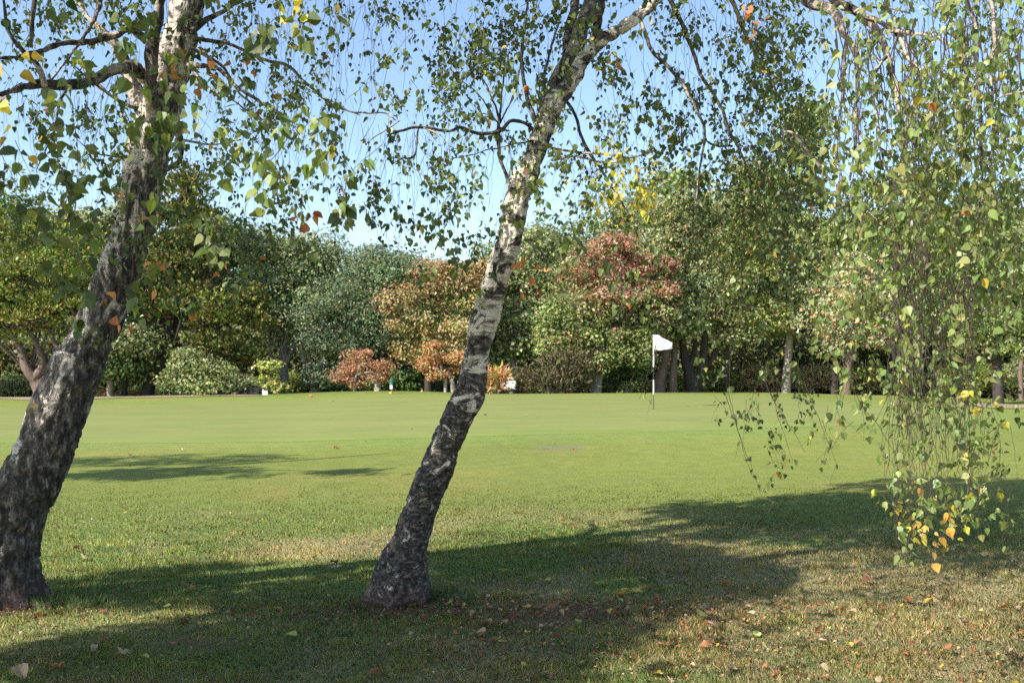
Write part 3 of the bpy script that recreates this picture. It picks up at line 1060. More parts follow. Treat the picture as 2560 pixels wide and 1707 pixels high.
# the limb that arches over to the right and weeps down towards the camera
arch = [ats(1760, -120, 6.45), np.array([1.45, 6.3, 4.75]), np.array([1.56, 5.9, 4.62]), np.array([1.60, 5.6, 4.15]), ats(2027, 0, 5.4), ats(2078, 31, 5.3), ats(2109, 51, 5.25), ats(2124, 92, 5.2), ats(2150, 133, 5.15),
        ats(2165, 214, 5.1), ats(2164, 286, 5.05), ats(2162, 378, 5.0), ats(2150, 460, 5)]
c = catmull(np.column_stack([np.array(arch), [.035, .034, .033, .032, .030, .028, .026, .018, .016, .013, .011, .008, .005]]), 6)
mid.limb((c[:, :3], c[:, 3]), 0, seg=12, bark=.006, seed=50)
RS = [
    ([(2060, -60, 30), (2083, 0, 26), (2140, 31, 22), (2190, 71, 19), (2216, 122, 17), (2236, 189, 16), (2252, 255, 15), (2268, 330, 11), (2280, 420, 9), (2290, 560, 7)], 5.5, 4.8),
    ([(2116, 92, 9), (2111, 178, 8), (2109, 255, 7), (2130, 300, 6), (2150, 332, 4), (2175, 400, 3)], 5.2, 5.1),
    ([(2145, 31, 14), (2226, 76, 11), (2255, 110, 10), (2272, 138, 8), (2310, 175, 6), (2338, 199, 5), (2370, 260, 4)], 5.3, 4.8),
    ([(2222, 76, 9), (2290, 82, 9), (2345, 92, 8), (2390, 115, 6), (2440, 135, 4)], 5.2, 4.6),
    ([(2135, 30, 8), (2165, 17, 7), (2230, 16, 6), (2275, 24, 4)], 5.3, 5.2),
    ([(2216, 142, 10), (2192, 170, 8), (2178, 215, 8), (2190, 255, 7), (2204, 290, 6), (2212, 370, 5), (2235, 440, 4), (2255, 520, 3)], 5.1, 4.9),
    ([(2395, -50, 12), (2440, 60, 10), (2445, 170, 9), (2450, 300, 8), (2448, 400, 7), (2452, 520, 5)], 4.6, 4.4),
    ([(2475, -50, 10), (2485, 100, 9), (2470, 190, 8), (2478, 330, 6), (2470, 480, 5)], 4.4, 4.2),
    ([(1960, 330, 5), (1980, 335, 7), (2040, 400, 8), (2075, 448, 8), (2130, 490, 5), (2190, 545, 4)], 5.8, 5.2),
    ([(2560, 228, 8), (2520, 235, 6), (2490, 245, 4)], 4.2, 4.3),
    ([(2225, 322, 6), (2270, 322, 7), (2310, 340, 4)], 4.8, 4.7),
]
for q, (pts, a, b) in enumerate(RS):
    mid.limb(pts, a, b, seed=60 + q, seg=8, bark=.004)

# --- where foliage hangs: share of cover in 50-pixel cells of the 2560 view
G1 = ["655657641143577652", "534643421244576454", "443334524235763445", "334333122235425332", "323321000054434322"[:0] + "323321002254434322", "344543113542366555", "235645666545477655", "025644666247776320",
      "013665443336775334", "354655342146777564"[:18], "665656543422455443"[:18], "656655442245433434", "334544332133431121"[:18], "222432233334200110"[:18], "110233221321000000", "000011133200000000"]
G2 = ["121354114556534245", "342452478776432235", "310433677655431113", "100424678754444113", "111246567543245523", "231224665542232344"[:18], "320333333455324556", "422313432356535456", "534416540366255646", "554326451563255666",
      "653455312232346655", "442456510223542434", "100315441223522233", "000012531122212233", "000024530010102333", "000025510000112233"]
G3 = ["353234531142357666", "341357733233445665", "142467724434456665", "132577521433435666", "342656621144456666", "353457762034667766", "644436775134677777", "641456775234678887", "433566774335788887", "444456764556788888",
      "334566655566888888", "234565645567788888", "233555544667888888", "333556544567888888", "223544434556888888", "223444434556777777"]
rows = [a[:17] + b[1:17] + c for a, b, c in zip(G1, G2, G3)]
LOW = {16: (35, "1344343445664554"), 17: (35, "1334322446643322"), 18: (35, "1223222455653311"), 19: (35, "1223421555554212"), 20: (36, "132344255564342"), 21: (36, "134344123566413"),
       22: (38, "53100125566300"), 23: (38, "10000004456500"), 24: (37, "30000000345650"), 25: (38, "0000000345665"), 26: (45, "44455"), 27: (45, "46420"), 28: (45, "45000")}
for r in range(16, 29):
    s = ["0"] * 51
    if r in LOW:
        c0, d = LOW[r]
        for k, ch in enumerate(d):
            if c0 + k < 51: s[c0 + k] = ch
    rows.append("".join(s))
rows[16] = rows[16][:3] + "1211" + rows[16][7:]
rows[17] = rows[17][:3] + "0211" + rows[17][7:]


def cell_depth(c, r):
    if c < 17:
        return rng.choice([rng.uniform(5.6, 7.6), rng.uniform(3.6, 4.8)], p=[.86, .14])
    if c < 33: return rng.uniform(5.6, 7.6) if r < 8 else rng.uniform(5.0, 6.8)
    if c < 41: return rng.uniform(5.8, 7.8)
    return rng.uniform(3.9, 5.6)


def right_edge(c, r):
    return c >= 36 and r >= 16


for r, row in enumerate(rows):
    for c, ch in enumerate(row):
        k = int(ch)
        if not k: continue
        if right_edge(c, r): k = max(1, k - 2)
        if 36 <= c <= 41 and r < 16 and k >= 5: k = min(9, k + 1)
        cover = k / 13.5 if k <= 3 else k / 11.0 if k <= 5 else min(k / 9.6, .80)
        want = -math.log(1 - cover) * 400.0          # screen area of leaf to lay in this cell
        far_cell = 33 <= c < 41
        right_cell = c >= 41
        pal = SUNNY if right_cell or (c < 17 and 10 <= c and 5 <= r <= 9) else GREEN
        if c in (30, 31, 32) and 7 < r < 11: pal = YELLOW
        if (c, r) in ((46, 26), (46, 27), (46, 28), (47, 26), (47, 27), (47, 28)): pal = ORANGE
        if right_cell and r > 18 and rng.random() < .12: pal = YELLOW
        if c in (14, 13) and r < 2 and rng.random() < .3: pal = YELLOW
        owner = left if c < 17 else mid
        tries = 0
        while want > 0:
            tries += 1
            d = cell_depth(c, r)
            x = (c + rng.uniform(-.18, 1.18)) * 20.0
            y = (r + rng.uniform(-.18, 1.18)) * 20.0
            if tries < 400 and noise(np.array([x / 17, y / 21, d * .8 + 3])) < (.64 if k < 5 else .56 if k < 7 else .46): continue
            if right_cell and rng.random() < .25:
                d = rng.uniform(5.6, 7.0)
            scr = F / d
            near = d < 4.9 and not right_cell
            ln = rng.uniform(.05, .22) if not right_cell else rng.uniform(.08, .30)
            p1 = at(x, y + 4, d)
            p0 = p1 + np.array([rng.normal(0, .5) * ln, rng.normal(0, .4) * ln, ln])
            size = (.023, .040) if not right_cell else (.022, .041)
            if near or (right_cell and rng.random() < .05): size = (.038, .058)
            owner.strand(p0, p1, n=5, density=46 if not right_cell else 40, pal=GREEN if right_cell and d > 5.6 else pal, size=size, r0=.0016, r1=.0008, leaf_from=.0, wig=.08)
            cnt = len(owner.lf.c[-1]) // 9
            if rng.random() < .10 and r > 1:
                q2 = p0 + np.array([rng.normal(0, .10), rng.normal(0, .08), rng.uniform(.2, .6)])
                owner.strand(q2, p0, n=7, density=2, pal=pal, size=size, r0=.0016, r1=.0010, wig=.06, side=False)
            want -= cnt * ((size[0] + size[1]) / 2 * scr) ** 2 * (.36 if not right_cell else .31)

# long bare hanging twigs, thinly leaved
def curtain(owner, x0, x1, y0, y1a, y1b, d0, d1, n, dens=5, pal=GREEN, drift=0, r0=.0015):
    for _ in range(n):
        x = rng.uniform(x0, x1)
        d = rng.uniform(d0, d1)
        ya = y0 + rng.uniform(-20, 40)
        yb = rng.uniform(y1a, y1b)
        owner.strand(ats(x, ya, d), ats(x + drift + rng.normal(0, 26), yb, d + rng.normal(0, .15)), n=22, density=dens, pal=pal, r0=r0, r1=.0007, wig=.05, leaf_from=.1)


curtain(left, 560, 960, -20, 120, 420, 6.6, 7.6, 20, 2.2)
curtain(left, 620, 860, 150, 350, 620, 6.3, 7.2, 16, 4)
curtain(left, 0, 330, 200, 350, 560, 6.0, 7.0, 18, 4)
curtain(left, 820, 960, 0, 150, 380, 7.0, 7.6, 12, 1.5)
curtain(mid, 900, 1280, 320, 480, 690, 6.2, 6.9, 30, 3)
curtain(mid, 1340, 1640, 380, 520, 760, 5.9, 6.8, 18, 4)
curtain(mid, 1640, 1960, 0, 350, 860, 6.2, 7.4, 26, 4, drift=20)
curtain(mid, 1700, 2060, 300, 700, 1040, 6.2, 7.4, 30, 6, drift=40)
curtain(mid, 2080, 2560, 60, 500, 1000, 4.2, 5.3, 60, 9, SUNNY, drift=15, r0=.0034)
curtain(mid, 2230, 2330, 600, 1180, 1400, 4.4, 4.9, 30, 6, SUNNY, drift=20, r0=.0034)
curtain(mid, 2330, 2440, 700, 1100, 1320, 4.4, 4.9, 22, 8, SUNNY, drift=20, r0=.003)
for x0, y0, x1, y1 in ((1815, 990, 1905, 1240), (1822, 985, 1880, 1190), (1905, 1240, 1955, 1262), (1830, 800, 1818, 1010), (1900, 900, 1985, 1150), (1925, 980, 2010, 1130), (2010, 950, 2090, 1160), (1660, 800, 1600, 1000), (1640, 860, 1625, 1010)):
    mid.strand(ats(x0, y0, 5.9), ats(x1, y1, 5.9), n=22, density=7, r0=.0024, r1=.0012, wig=.02)

# the crowns go on above the top of the picture and shade the grass
def above(p):
    return p[2] > EYE + .372 * p[1] + .30 or p[1] < 1.0 or abs(p[0]) > .52 * p[1] + .4


SH = dict(size=(.055, .08), ok=above)
left.cloud((-2.0, 6.5, 6.2), (2.0, 1.7, 1.4), 3600, **SH)
left.cloud((-4.6, 3.8, 5.6), (1.6, 1.3, .9), 4200, **SH)
left.cloud((-1.4, 7.4, 8.0), (1.4, 1.4, 1.4), 350, **SH)
mid.cloud((.3, 8.3, 6.6), (1.9, 1.6, 1.3), 2900, **SH)
mid.cloud((2.6, 7.4, 6.0), (1.6, 1.8, 1.2), 420, **SH)
mid.cloud((.2, 5.6, 5.2), (1.5, 1.2, .9), 600, **SH)
left.finish()
mid.finish()

# single dry orange leaves caught among the twigs
def dead_cluster(owner, x, y, d, n, size, col=(.45, .17, .06), label="dry orange leaf caught in the twigs"):
    for _ in range(n):
        mb = MB()
        P = ats(x, y, d) + rng.normal(0, .028, (1, 3)) * (1 + n * .06)
        leaves(mb, P, norm(rng.normal(0, 1, (1, 3)) + np.array([0, 0, -.5])), norm(rng.normal(0, .6, (1, 3)) + np.array([-.5, -1, .3])), rng.uniform(size * .5, size * .95, 1),
               pick([(1, *col), (1, col[0] * 1.3, col[1] * 1.5, col[2] * 1.4)], 1, .2), curl=rng.uniform(-2, 3, 1), wide=1.15)
        mb.build("dead_leaf", M_dead, owner.root)['label'] = label


for x, y, d, n, s in ((382, 640, 5.9, 2, .085), (385, 680, 5.9, 3, .1), (392, 730, 5.9, 2, .08), (300, 745, 6.2, 3, .08), (308, 818, 6.3, 3, .08), (290, 505, 6, 2, .07), (347, 560, 6, 2, .08), (445, 130, 6, 3, .07),
                      (490, 190, 6.1, 5, .08), (535, 150, 6.1, 3, .07), (610, 150, 6.2, 5, .08), (705, 235, 6.2, 2, .08), (762, 550, 6, 4, .08), (800, 530, 6, 2, .08), (565, 665, 5.8, 2, .06), (430, 200, 6.1, 3, .08)):
    dead_cluster(left, x, y, d, n, s)
for x, y, d, n, s in ((1295, 660, 6, 3, .08), (1335, 668, 6, 2, .08), (1332, 702, 6, 3, .08), (1355, 672, 6, 1, .07), (1540, 140, 6, 3, .07), (1850, 10, 5, 3, .06), (1872, 40, 5, 1, .06), (1890, 85, 5, 2, .06), (1318, 238, 6, 2, .06)):
    dead_cluster(mid, x, y, d, n, s)
for x, y, d, n, s in ((725, 20, 4.2, 2, .085), (745, 40, 4.2, 2, .08)):
    dead_cluster(left, x, y, d, n, s, (.55, .45, .05), "large yellow leaf hanging near the top")
for x, y, d, n, s in ((20, 270, 3.6, 2, .06), (78, 272, 3.6, 1, .06), (10, 305, 3.6, 2, .06), (30, 300, 3.6, 1, .06), (8, 195, 3.6, 2, .08), (75, 125, 3.6, 2, .06), (60, 357, 3.6, 1, .05)):
    dead_cluster(left, x, y, d, n, s, (.50, .34, .05), "yellow leaf hanging from a low twig")

# birches standing outside the picture, whose shade falls into it
def shade_birch(base, h, lean, clouds, label, seed):
    b = Birch("birch_tree", label, (base[0], base[1], 0), M_birchA)
    top = np.array([base[0] + lean[0], base[1] + lean[1], h])
    c = catmull(np.column_stack([np.array([[base[0], base[1], -.15], [base[0] + lean[0] * .2, base[1] + lean[1] * .2, h * .35], [base[0] + lean[0] * .6, base[1] + lean[1] * .6, h * .7], top]), [.21, .15, .09, .02]]), 8)
    b.trunk((c[:, :3], c[:, 3]), 0, seg=32, step=.06, bark=.03, seed=seed)
    for ce, ra, n in clouds:
        s = c[int(len(c) * .55)]
        m = (s[:3] + np.array(ce)) / 2 + np.array([0, 0, .3])
        cc = catmull(np.array([[*s[:3], .04], [*m, .03], [*ce, .012]]), 5)
        b.limb((cc[:, :3], cc[:, 3]), 0, seg=6, seed=seed)
        b.cloud(ce, ra, n, ok=lambda p: above(p) or p[0] < -.52 * p[1] - .25, size=(.05, .075), thr=.45)
    b.finish()


shade_birch((-6.6, 1.6), 9.0, (.5, .3), [((-6.8, 3.9, 5.0), (1.7, .7, .8), 2900), ((-5.6, 2.0, 5.0), (1.7, 1.3, 1.0), 3300), ((-6.6, 1.2, 6.4), (1.6, 1.2, 1.1), 1000), ((-4.4, 2.7, 4.2), (1.1, .8, .7), 800)], "birch beside the photographer whose shade covers the lower corner", 5)
shade_birch((-11.5, 11.5), 9.5, (.5, .3), [((-10.4, 11.2, 6.0), (2.8, .8, .8), 1300), ((-12.8, 12.4, 7.2), (2.2, .9, 1.2), 900), ((-7.9, 11.3, 6.0), (1.3, .45, .6), 700)], "birch standing outside the view beyond the thick one", 6)

# ------------------------------------------------------------------ background trees
def bg_tree(name, label, blobs, d, pal, stems=(), bark=None, leaf=.13, dens=1.0, clump=.8, mat=None, pal2=None, split=None, droop=0.0, cat="tree", group=None, hollow=.35, wide=1.0, spiky=False, depthr=.8):
    """blobs: (x, y, rx, ry) of the crown's lobes in the 2352 view; stems: polylines (x, y, width)"""
    if stems:
        bx = (stems[0][0][0] * K - 512) / F * d
    else:
        bx = (np.mean([b[0] for b in blobs]) * K - 512) / F * d
    bz = float(ground_z(bx, d))
    root = thing(name, label, cat, (bx, d, bz), group)
    s = K / F * d
    mb = MB()
    ends = []
    for st in stems:
        w = np.array([[*atv(p[0], p[1], d), p[2] * s / 2] for p in st])
        w[:, 1] += np.cumsum(rng.normal(0, .15, len(w))) * .6
        c = catmull(w, 5)
        if st is stems[0]: c[0, 2] = min(c[0, 2], bz - .2)
        tube(mb, c[:, :3], np.maximum(c[:, 3], .015), 9, bark=.05 if c[0, 3] > .08 else .01, seed=len(label))
        ends.append(c[-1, :3])
    fm = MB()
    centres = []
    for (x, y, rx, ry) in blobs:
        c0 = atv(x, y, d)
        R = np.array([rx * s, rx * s * depthr, ry * s])
        n = max(7, int(dens * 2.5 * (R[0] * R[2]) ** .9 / clump ** 2))
        q = norm(rng.normal(0, 1, (n, 3))) * (hollow + (1 - hollow) * rng.random((n, 1)) ** .5)
        q[:, 1] -= .12
        q = q * np.maximum(R - clump * .5, R * .35) * (1 + rng.normal(0, .10, (n, 1))) + c0
        centres.append(q)
        for e in q[rng.random(n) < .16]:
            base = ends[rng.integers(0, len(ends))] if ends else np.array([bx, d, bz])
            m = (base + e) / 2 + rng.normal(0, .15, 3)
            cc = catmull(np.array([base, m, e]), 4)
            tube(mb, cc, np.linspace(.06, .012, len(cc)), 4, cap=False)
    Cn = np.vstack(centres)
    nl = int((13 if not spiky else 10) * (clump / leaf) ** 2)
    nc = len(Cn)
    rad = clump * rng.choice([.45, .7, 1.0, 1.25], nc)
    dirs = norm(rng.normal(0, 1, (nc, nl, 3)))
    rr_ = .93 + rng.normal(0, .22, (nc, nl, 1)) + (rng.random((nc, 1, 1)) < .25) * np.abs(rng.normal(0, .25, (nc, nl, 1)))
    pos = Cn[:, None] + dirs * rr_ * rad[:, None, None] * np.array([1.25, 1.25, .62 if not spiky else .5])
    pos[..., 2] -= droop * np.abs(rng.normal(0, 1, (nc, nl))) * clump
    nn = norm(dirs * .9 + rng.normal(0, .5, (nc, nl, 3)) + np.array([0, 0, .35]))
    dd = norm(np.cross(nn, rng.normal(0, 1, (nc, nl, 3)))) if not spiky else norm(dirs + rng.normal(0, .35, (nc, nl, 3)) + np.array([0, 0, .6]))
    if spiky: nn = norm(rng.normal(0, .6, (nc, nl, 3)) + dirs * .7)
    col = pick(pal, nc * nl, .13).reshape(nc, nl, 3) * 1.75
    if pal2 is not None:
        other = pick(pal2, nc * nl, .2).reshape(nc, nl, 3) * 1.25
        sx = (pos[..., 0] / d * F + 512) / K
        sy = (HZ - (pos[..., 2] - EYE) / d * F) / K
        prob = np.clip(split(sx, sy), 0, 1)
        sel = (rng.random((nc, nl)) * .72 + .28 * rng.random((nc, 1))) < prob * .94
        col = np.where(sel[..., None], other, col)
    tone = (1 + rng.normal(0, .16, (nc, 1, 1)))
    hue = 1 + rng.normal(0, .05, (nc, 1, 3))
    col = np.clip(col * tone * hue, .004, .85)
    m = nc * nl
    leaves(fm, pos.reshape(m, 3), dd.reshape(m, 3), nn.reshape(m, 3), leaf * rng.uniform(.6, 1.35, m), col.reshape(m, 3), CARD_V, CARD_F, wide=wide)
    if mb.n: mb.build("trunk", bark or M_barkgrey, root, smoothed=True)
    fm.build("crown", mat or M_bgleaf, root)
    return root


OLIVE = [(4, .085, .115, .022), (4, .13, .155, .03), (2, .19, .185, .04), (1, .14, .09, .035)]
CYP = [(4, .040, .058, .016), (4, .085, .095, .022), (2, .16, .145, .034), (1, .10, .06, .028)]
MIDG = [(4, .075, .098, .034), (4, .115, .138, .052), (2.5, .18, .19, .085), (.9, .28, .27, .15)]
GREY = [(4, .075, .10, .05), (4, .12, .145, .07), (2, .19, .20, .10), (.4, .26, .22, .11)]
BLUE = [(4, .058, .085, .045), (4, .09, .122, .065), (2, .13, .165, .09), (.5, .19, .14, .06)]
CREAM = [(3, .24, .21, .10), (3, .30, .26, .14), (3, .13, .15, .05), (2, .26, .16, .08)]
RUST = [(4, .30, .17, .08), (3, .33, .22, .11), (2, .22, .18, .08), (1, .12, .13, .05)]
RED = [(4, .25, .105, .065), (3, .28, .15, .09), (2, .15, .12, .05), (1.5, .28, .20, .13)]
REDM = [(2, .36, .085, .07), (3, .33, .16, .11), (3, .22, .17, .09), (3, .36, .29, .20)]
YELG = [(4, .13, .16, .045), (4, .19, .215, .07), (2, .27, .27, .12), (1, .10, .12, .04)]
DARK = [(4, .035, .06, .02), (3, .06, .095, .028), (1, .11, .14, .045)]
BROOM = [(4, .055, .050, .025), (3, .085, .075, .036), (3, .055, .065, .022), (2, .10, .065, .042)]
FIRE = [(3, .32, .12, .06), (3, .33, .21, .08), (2, .27, .07, .045), (4, .18, .18, .075)]
PALE = [(3, .15, .18, .09), (3, .24, .26, .15), (2, .36, .34, .24), (.6, .45, .20, .10)]

# far row behind, filling the gaps
far_specs = [(-60, 560, 190, 200, DARK), (180, 620, 190, 170, MIDG), (560, 640, 190, 150, DARK), (800, 690, 190, 130, BLUE), (1010, 700, 190, 140, MIDG), (1230, 660, 170, 150, MIDG), (1380, 600, 190, 190, GREY),
             (1570, 560, 190, 230, MIDG), (1760, 590, 180, 180, YELG), (1960, 610, 200, 190, MIDG), (2200, 580, 220, 210, YELG), (2420, 540, 200, 250, MIDG), (2680, 560, 220, 250, MIDG), (-330, 560, 220, 220, DARK)]
wood = ["dark tree at the back behind the cushion-shaped conifer", "green tree at the back behind the cypress", "dark tree at the back between cypress and grey-green tree", "bluish tree far behind the small red tree",
        "green tree far behind the cream and rust tree", "green tree at the back behind the leaning birch trunk", "grey-green tree at the back of the red-topped maple", "tall green tree at the back above the flag",
        "tall olive tree at the back behind the thin dark trunk", "tall green tree at the back of the pale-leaved tree", "grey-green tree at the back behind the weeping twigs", "olive tree at the far right back", "green tree beyond the right edge of the wood",
        "dark tree beyond the left edge of the wood"]
for (x, y, rx, ry, pal), lab in zip(far_specs, wood):
    dd_ = rng.uniform(57, 62)
    bl = [(x, y, rx * .8, ry * .8)] + [(x + rng.uniform(-.6, .6) * rx, y + rng.uniform(-.6, .5) * ry, rx * .5, ry * .45) for _ in range(4)] + [(x + rng.uniform(-.3, .3) * rx, 800, rx * .9, 80)]
    bg_tree("broadleaf_tree", lab, bl, dd_, pal, [[(x, 905, 30), (x + 5, 800, 24), (x, 700, 16)]], M_barkdark, leaf=.26, clump=1.3, dens=.9)

# left conifers
bg_tree("cypress_tree", "broad cushion-shaped conifer with curving reddish stems on the far left",
        [(90, 640, 130, 90), (30, 560, 80, 80), (170, 720, 90, 70), (40, 720, 110, 70), (210, 600, 60, 80), (120, 540, 70, 50), (-40, 620, 90, 120)], 43, OLIVE,
        [[(92, 925, 34), (85, 880, 30), (62, 850, 22), (45, 800, 16), (20, 760, 12)], [(75, 870, 22), (95, 840, 18), (88, 800, 14), (70, 760, 10)], [(90, 890, 22), (120, 850, 18), (150, 830, 16), (128, 790, 12), (110, 750, 8)],
         [(100, 930, 18), (75, 900, 14), (60, 860, 10)], [(150, 835, 14), (160, 790, 12), (190, 750, 8)]], M_barkbrown, leaf=.13, clump=.42, dens=1.2, mat=M_needle, spiky=True, wide=1.0, hollow=.5)
bg_tree("cypress_tree", "tall cone-shaped olive cypress with spreading tiers behind the leaning trunk",
        [(428, 408, 24, 40), (430, 450, 52, 56), (425, 500, 78, 55), (440, 545, 85, 50), (420, 600, 105, 50), (400, 650, 120, 50), (450, 700, 135, 50), (520, 740, 110, 40), (330, 700, 70, 60), (560, 810, 75, 34), (480, 790, 80, 40), (560, 690, 60, 50), (360, 560, 50, 60)], 44.5, CYP,
        [[(332, 925, 34), (345, 880, 30), (375, 820, 28), (400, 700, 22), (425, 550, 14), (432, 420, 5)], [(380, 900, 14), (385, 860, 12), (392, 820, 10)]], M_barkdark, leaf=.19, clump=.44, dens=1.25, mat=M_needle, spiky=True, hollow=.45)
bg_tree("broadleaf_tree", "small tree with a whitish thin trunk under the cypress", [(255, 800, 60, 50), (300, 780, 50, 40)], 43.5, MIDG, [[(248, 925, 14), (250, 880, 12), (252, 830, 9)]], M_barkgrey, leaf=.16)
bg_tree("broadleaf_tree", "small tree with a dark thin trunk under the cypress", [(300, 830, 60, 40), (270, 850, 40, 26)], 44, DARK, [[(281, 925, 18), (283, 870, 14), (290, 820, 10)], [(281, 885, 10), (310, 850, 8), (330, 830, 5)]], M_barkdark, leaf=.16)
bg_tree("bush", "low rust-orange bush between the two thin trunks", [(270, 908, 60, 14), (235, 900, 26, 16), (310, 905, 24, 12)], 45, RUST, leaf=.11, clump=.22, cat="bush", dens=.8)
bg_tree("shrub", "pale leafy shrub below the cypress", [(450, 845, 60, 52), (500, 862, 50, 40), (405, 868, 34, 40), (480, 885, 80, 26), (430, 815, 26, 22), (540, 880, 36, 26)], 43.3, MIDG + [(2, .20, .22, .11)], leaf=.13, clump=.5, cat="shrub", dens=1.3)
bg_tree("shrub", "yellow-green shrub behind the small white notice", [(610, 860, 34, 46), (585, 890, 30, 20), (630, 890, 26, 16)], 44, YELG + [(2, .26, .23, .05)], leaf=.14, clump=.45, cat="shrub")

# centre left
bg_tree("broadleaf_tree", "grey-green tree with a forked pale trunk left of the blue-green tree",
        [(670, 580, 95, 65), (630, 650, 80, 60), (730, 600, 55, 55), (690, 700, 90, 60), (640, 740, 60, 50), (600, 560, 50, 50)], 47, GREY,
        [[(656, 915, 24), (654, 870, 22), (650, 840, 24), (652, 800, 18), (665, 740, 14)], [(650, 845, 14), (640, 830, 10), (622, 812, 7)], [(652, 840, 16), (676, 790, 14), (690, 740, 9)]], M_barkgrey, leaf=.13, clump=.85, dens=1.25)
bg_tree("ash_tree", "drooping blue-green tree with a short forked trunk",
        [(860, 640, 100, 70), (800, 690, 90, 70), (740, 740, 80, 60), (880, 730, 80, 60), (900, 620, 70, 50), (800, 790, 80, 40), (740, 850, 40, 40), (860, 590, 40, 40), (700, 720, 50, 40)], 46, BLUE,
        [[(722, 905, 24), (722, 880, 24), (712, 860, 16), (700, 830, 10), (690, 800, 7)], [(724, 885, 20), (735, 850, 14), (750, 800, 12), (780, 750, 8)], [(722, 880, 12), (718, 845, 9), (700, 790, 7)]], M_barkgrey, leaf=.13, clump=.8, dens=1.3, droop=.2, wide=.8)
bg_tree("whitebeam_tree", "cream and rust coloured tree beside the leaning birch trunk",
        [(960, 720, 100, 70), (1040, 640, 80, 60), (930, 690, 70, 50), (1030, 760, 90, 60), (1000, 810, 90, 40), (1090, 660, 60, 80), (990, 640, 50, 50)], 45, CREAM,
        [[(985, 905, 20), (985, 860, 18), (1000, 800, 16), (1010, 720, 10)]], M_barkdark, leaf=.13, clump=.6, dens=1.25, pal2=RUST, split=lambda x, y: .25 + .5 * (y < 680) + .35 * (x < 920) + .2 * (y > 780))
bg_tree("ornamental_tree", "small dusty red tree with twin pale stems left of the green post",
        [(820, 838, 50, 32), (855, 845, 40, 34), (792, 862, 30, 24), (882, 852, 26, 34), (838, 812, 26, 18), (862, 868, 34, 18), (815, 878, 26, 12)], 43.5, RED,
        [[(816, 900, 8), (816, 880, 7), (822, 860, 5)], [(868, 905, 15), (867, 885, 14), (858, 868, 8), (848, 856, 5)], [(867, 885, 9), (872, 866, 6)]], M_barkgrey, leaf=.095, clump=.26, dens=.55, hollow=.1)
bg_tree("ornamental_tree", "small fiery orange tree with twin stems beside the leaning birch trunk",
        [(1010, 818, 50, 28), (1030, 850, 36, 22), (982, 830, 30, 26), (1052, 825, 26, 36), (995, 795, 26, 16), (1000, 862, 22, 14)], 43.5, FIRE,
        [[(1023, 900, 8), (1023, 870, 8), (1014, 850, 5)], [(1042, 900, 12), (1038, 875, 11), (1030, 850, 7)]], M_barkgrey, leaf=.10, clump=.26, dens=.5, hollow=.1)
bg_tree("shrub", "dark green shrub behind the green post", [(925, 860, 60, 40), (960, 880, 60, 24), (890, 885, 60, 20)], 46, DARK + [(.5, .2, .26, .05)], leaf=.13, clump=.4, cat="shrub")
# centre
bg_tree("broadleaf_tree", "pale green tree just right of the leaning birch trunk",
        [(1170, 720, 80, 90), (1150, 620, 60, 80), (1200, 800, 80, 50), (1230, 640, 60, 70), (1230, 570, 60, 60), (1120, 790, 50, 60)], 47, MIDG + [(2, .24, .27, .14)],
        [[(1175, 905, 18), (1178, 850, 15), (1180, 780, 10)]], M_barkgrey, leaf=.18, clump=.55, dens=1.25)
bg_tree("maple_tree", "maple turning red on top and yellow-green below, on a straight pale trunk",
        [(1390, 630, 120, 95), (1330, 700, 105, 90), (1440, 700, 110, 80), (1280, 770, 60, 60), (1380, 790, 110, 60), (1420, 570, 80, 50), (1500, 640, 70, 80), (1480, 790, 60, 60), (1350, 840, 60, 30)], 45, YELG + MIDG[:2],
        [[(1368, 912, 30), (1370, 890, 24), (1376, 850, 21), (1380, 810, 18), (1385, 740, 12)], [(1379, 835, 14), (1400, 800, 12), (1430, 740, 8)]], M_barkgrey, leaf=.13, clump=.5, dens=1.2, pal2=REDM,
        split=lambda x, y: np.clip((765 - y) / 150, 0, 1) * np.clip((x - 1250) / 120, .1, 1) * .95 + .12)
bg_tree("broom_bush", "large rounded brown-green broom bush left of the maple trunk", [(1265, 865, 80, 45), (1318, 855, 42, 48), (1222, 880, 42, 30), (1285, 832, 52, 34), (1300, 880, 50, 26)], 43.5, BROOM, leaf=.30, clump=.36, cat="bush", dens=3.0, spiky=True, wide=.11, mat=M_needle, hollow=.2)
bg_tree("reed_clump", "russet reed clump in front of the white board", [(1135, 880, 28, 28), (1152, 868, 18, 24), (1130, 860, 16, 20)], 42.6, [(3, .36, .20, .10), (3, .30, .22, .08), (2, .18, .17, .04), (1, .40, .16, .10)], leaf=.34, clump=.22, cat="reeds", dens=3.5, spiky=True, wide=.22, mat=M_needle, hollow=.2)
# centre right
bg_tree("broadleaf_tree", "dark-stemmed spreading tree right of the flag, four black stems",
        [(1600, 700, 120, 70), (1560, 620, 90, 90), (1660, 640, 80, 90), (1620, 540, 80, 80), (1540, 760, 60, 40), (1680, 760, 60, 40), (1560, 500, 60, 70)], 47, MIDG + [(1, .28, .15, .07)],
        [[(1592, 915, 42), (1590, 880, 34), (1574, 830, 20), (1566, 780, 16), (1560, 700, 10)], [(1594, 885, 26), (1612, 840, 22), (1616, 790, 16), (1625, 700, 10)], [(1608, 850, 16), (1635, 825, 14), (1655, 790, 10), (1670, 740, 7)], [(1580, 850, 14), (1596, 800, 12), (1592, 740, 8)]], M_barkdark, leaf=.13, clump=.55, dens=1.2)
bg_tree("broadleaf_tree", "tree with a thick grey leaning trunk just right of the flagstick",
        [(1530, 680, 70, 60), (1500, 740, 60, 40), (1560, 640, 60, 60)], 46.2, MIDG, [[(1512, 915, 34), (1516, 870, 28), (1526, 820, 26), (1534, 760, 18)]], M_barkbrown, leaf=.17)
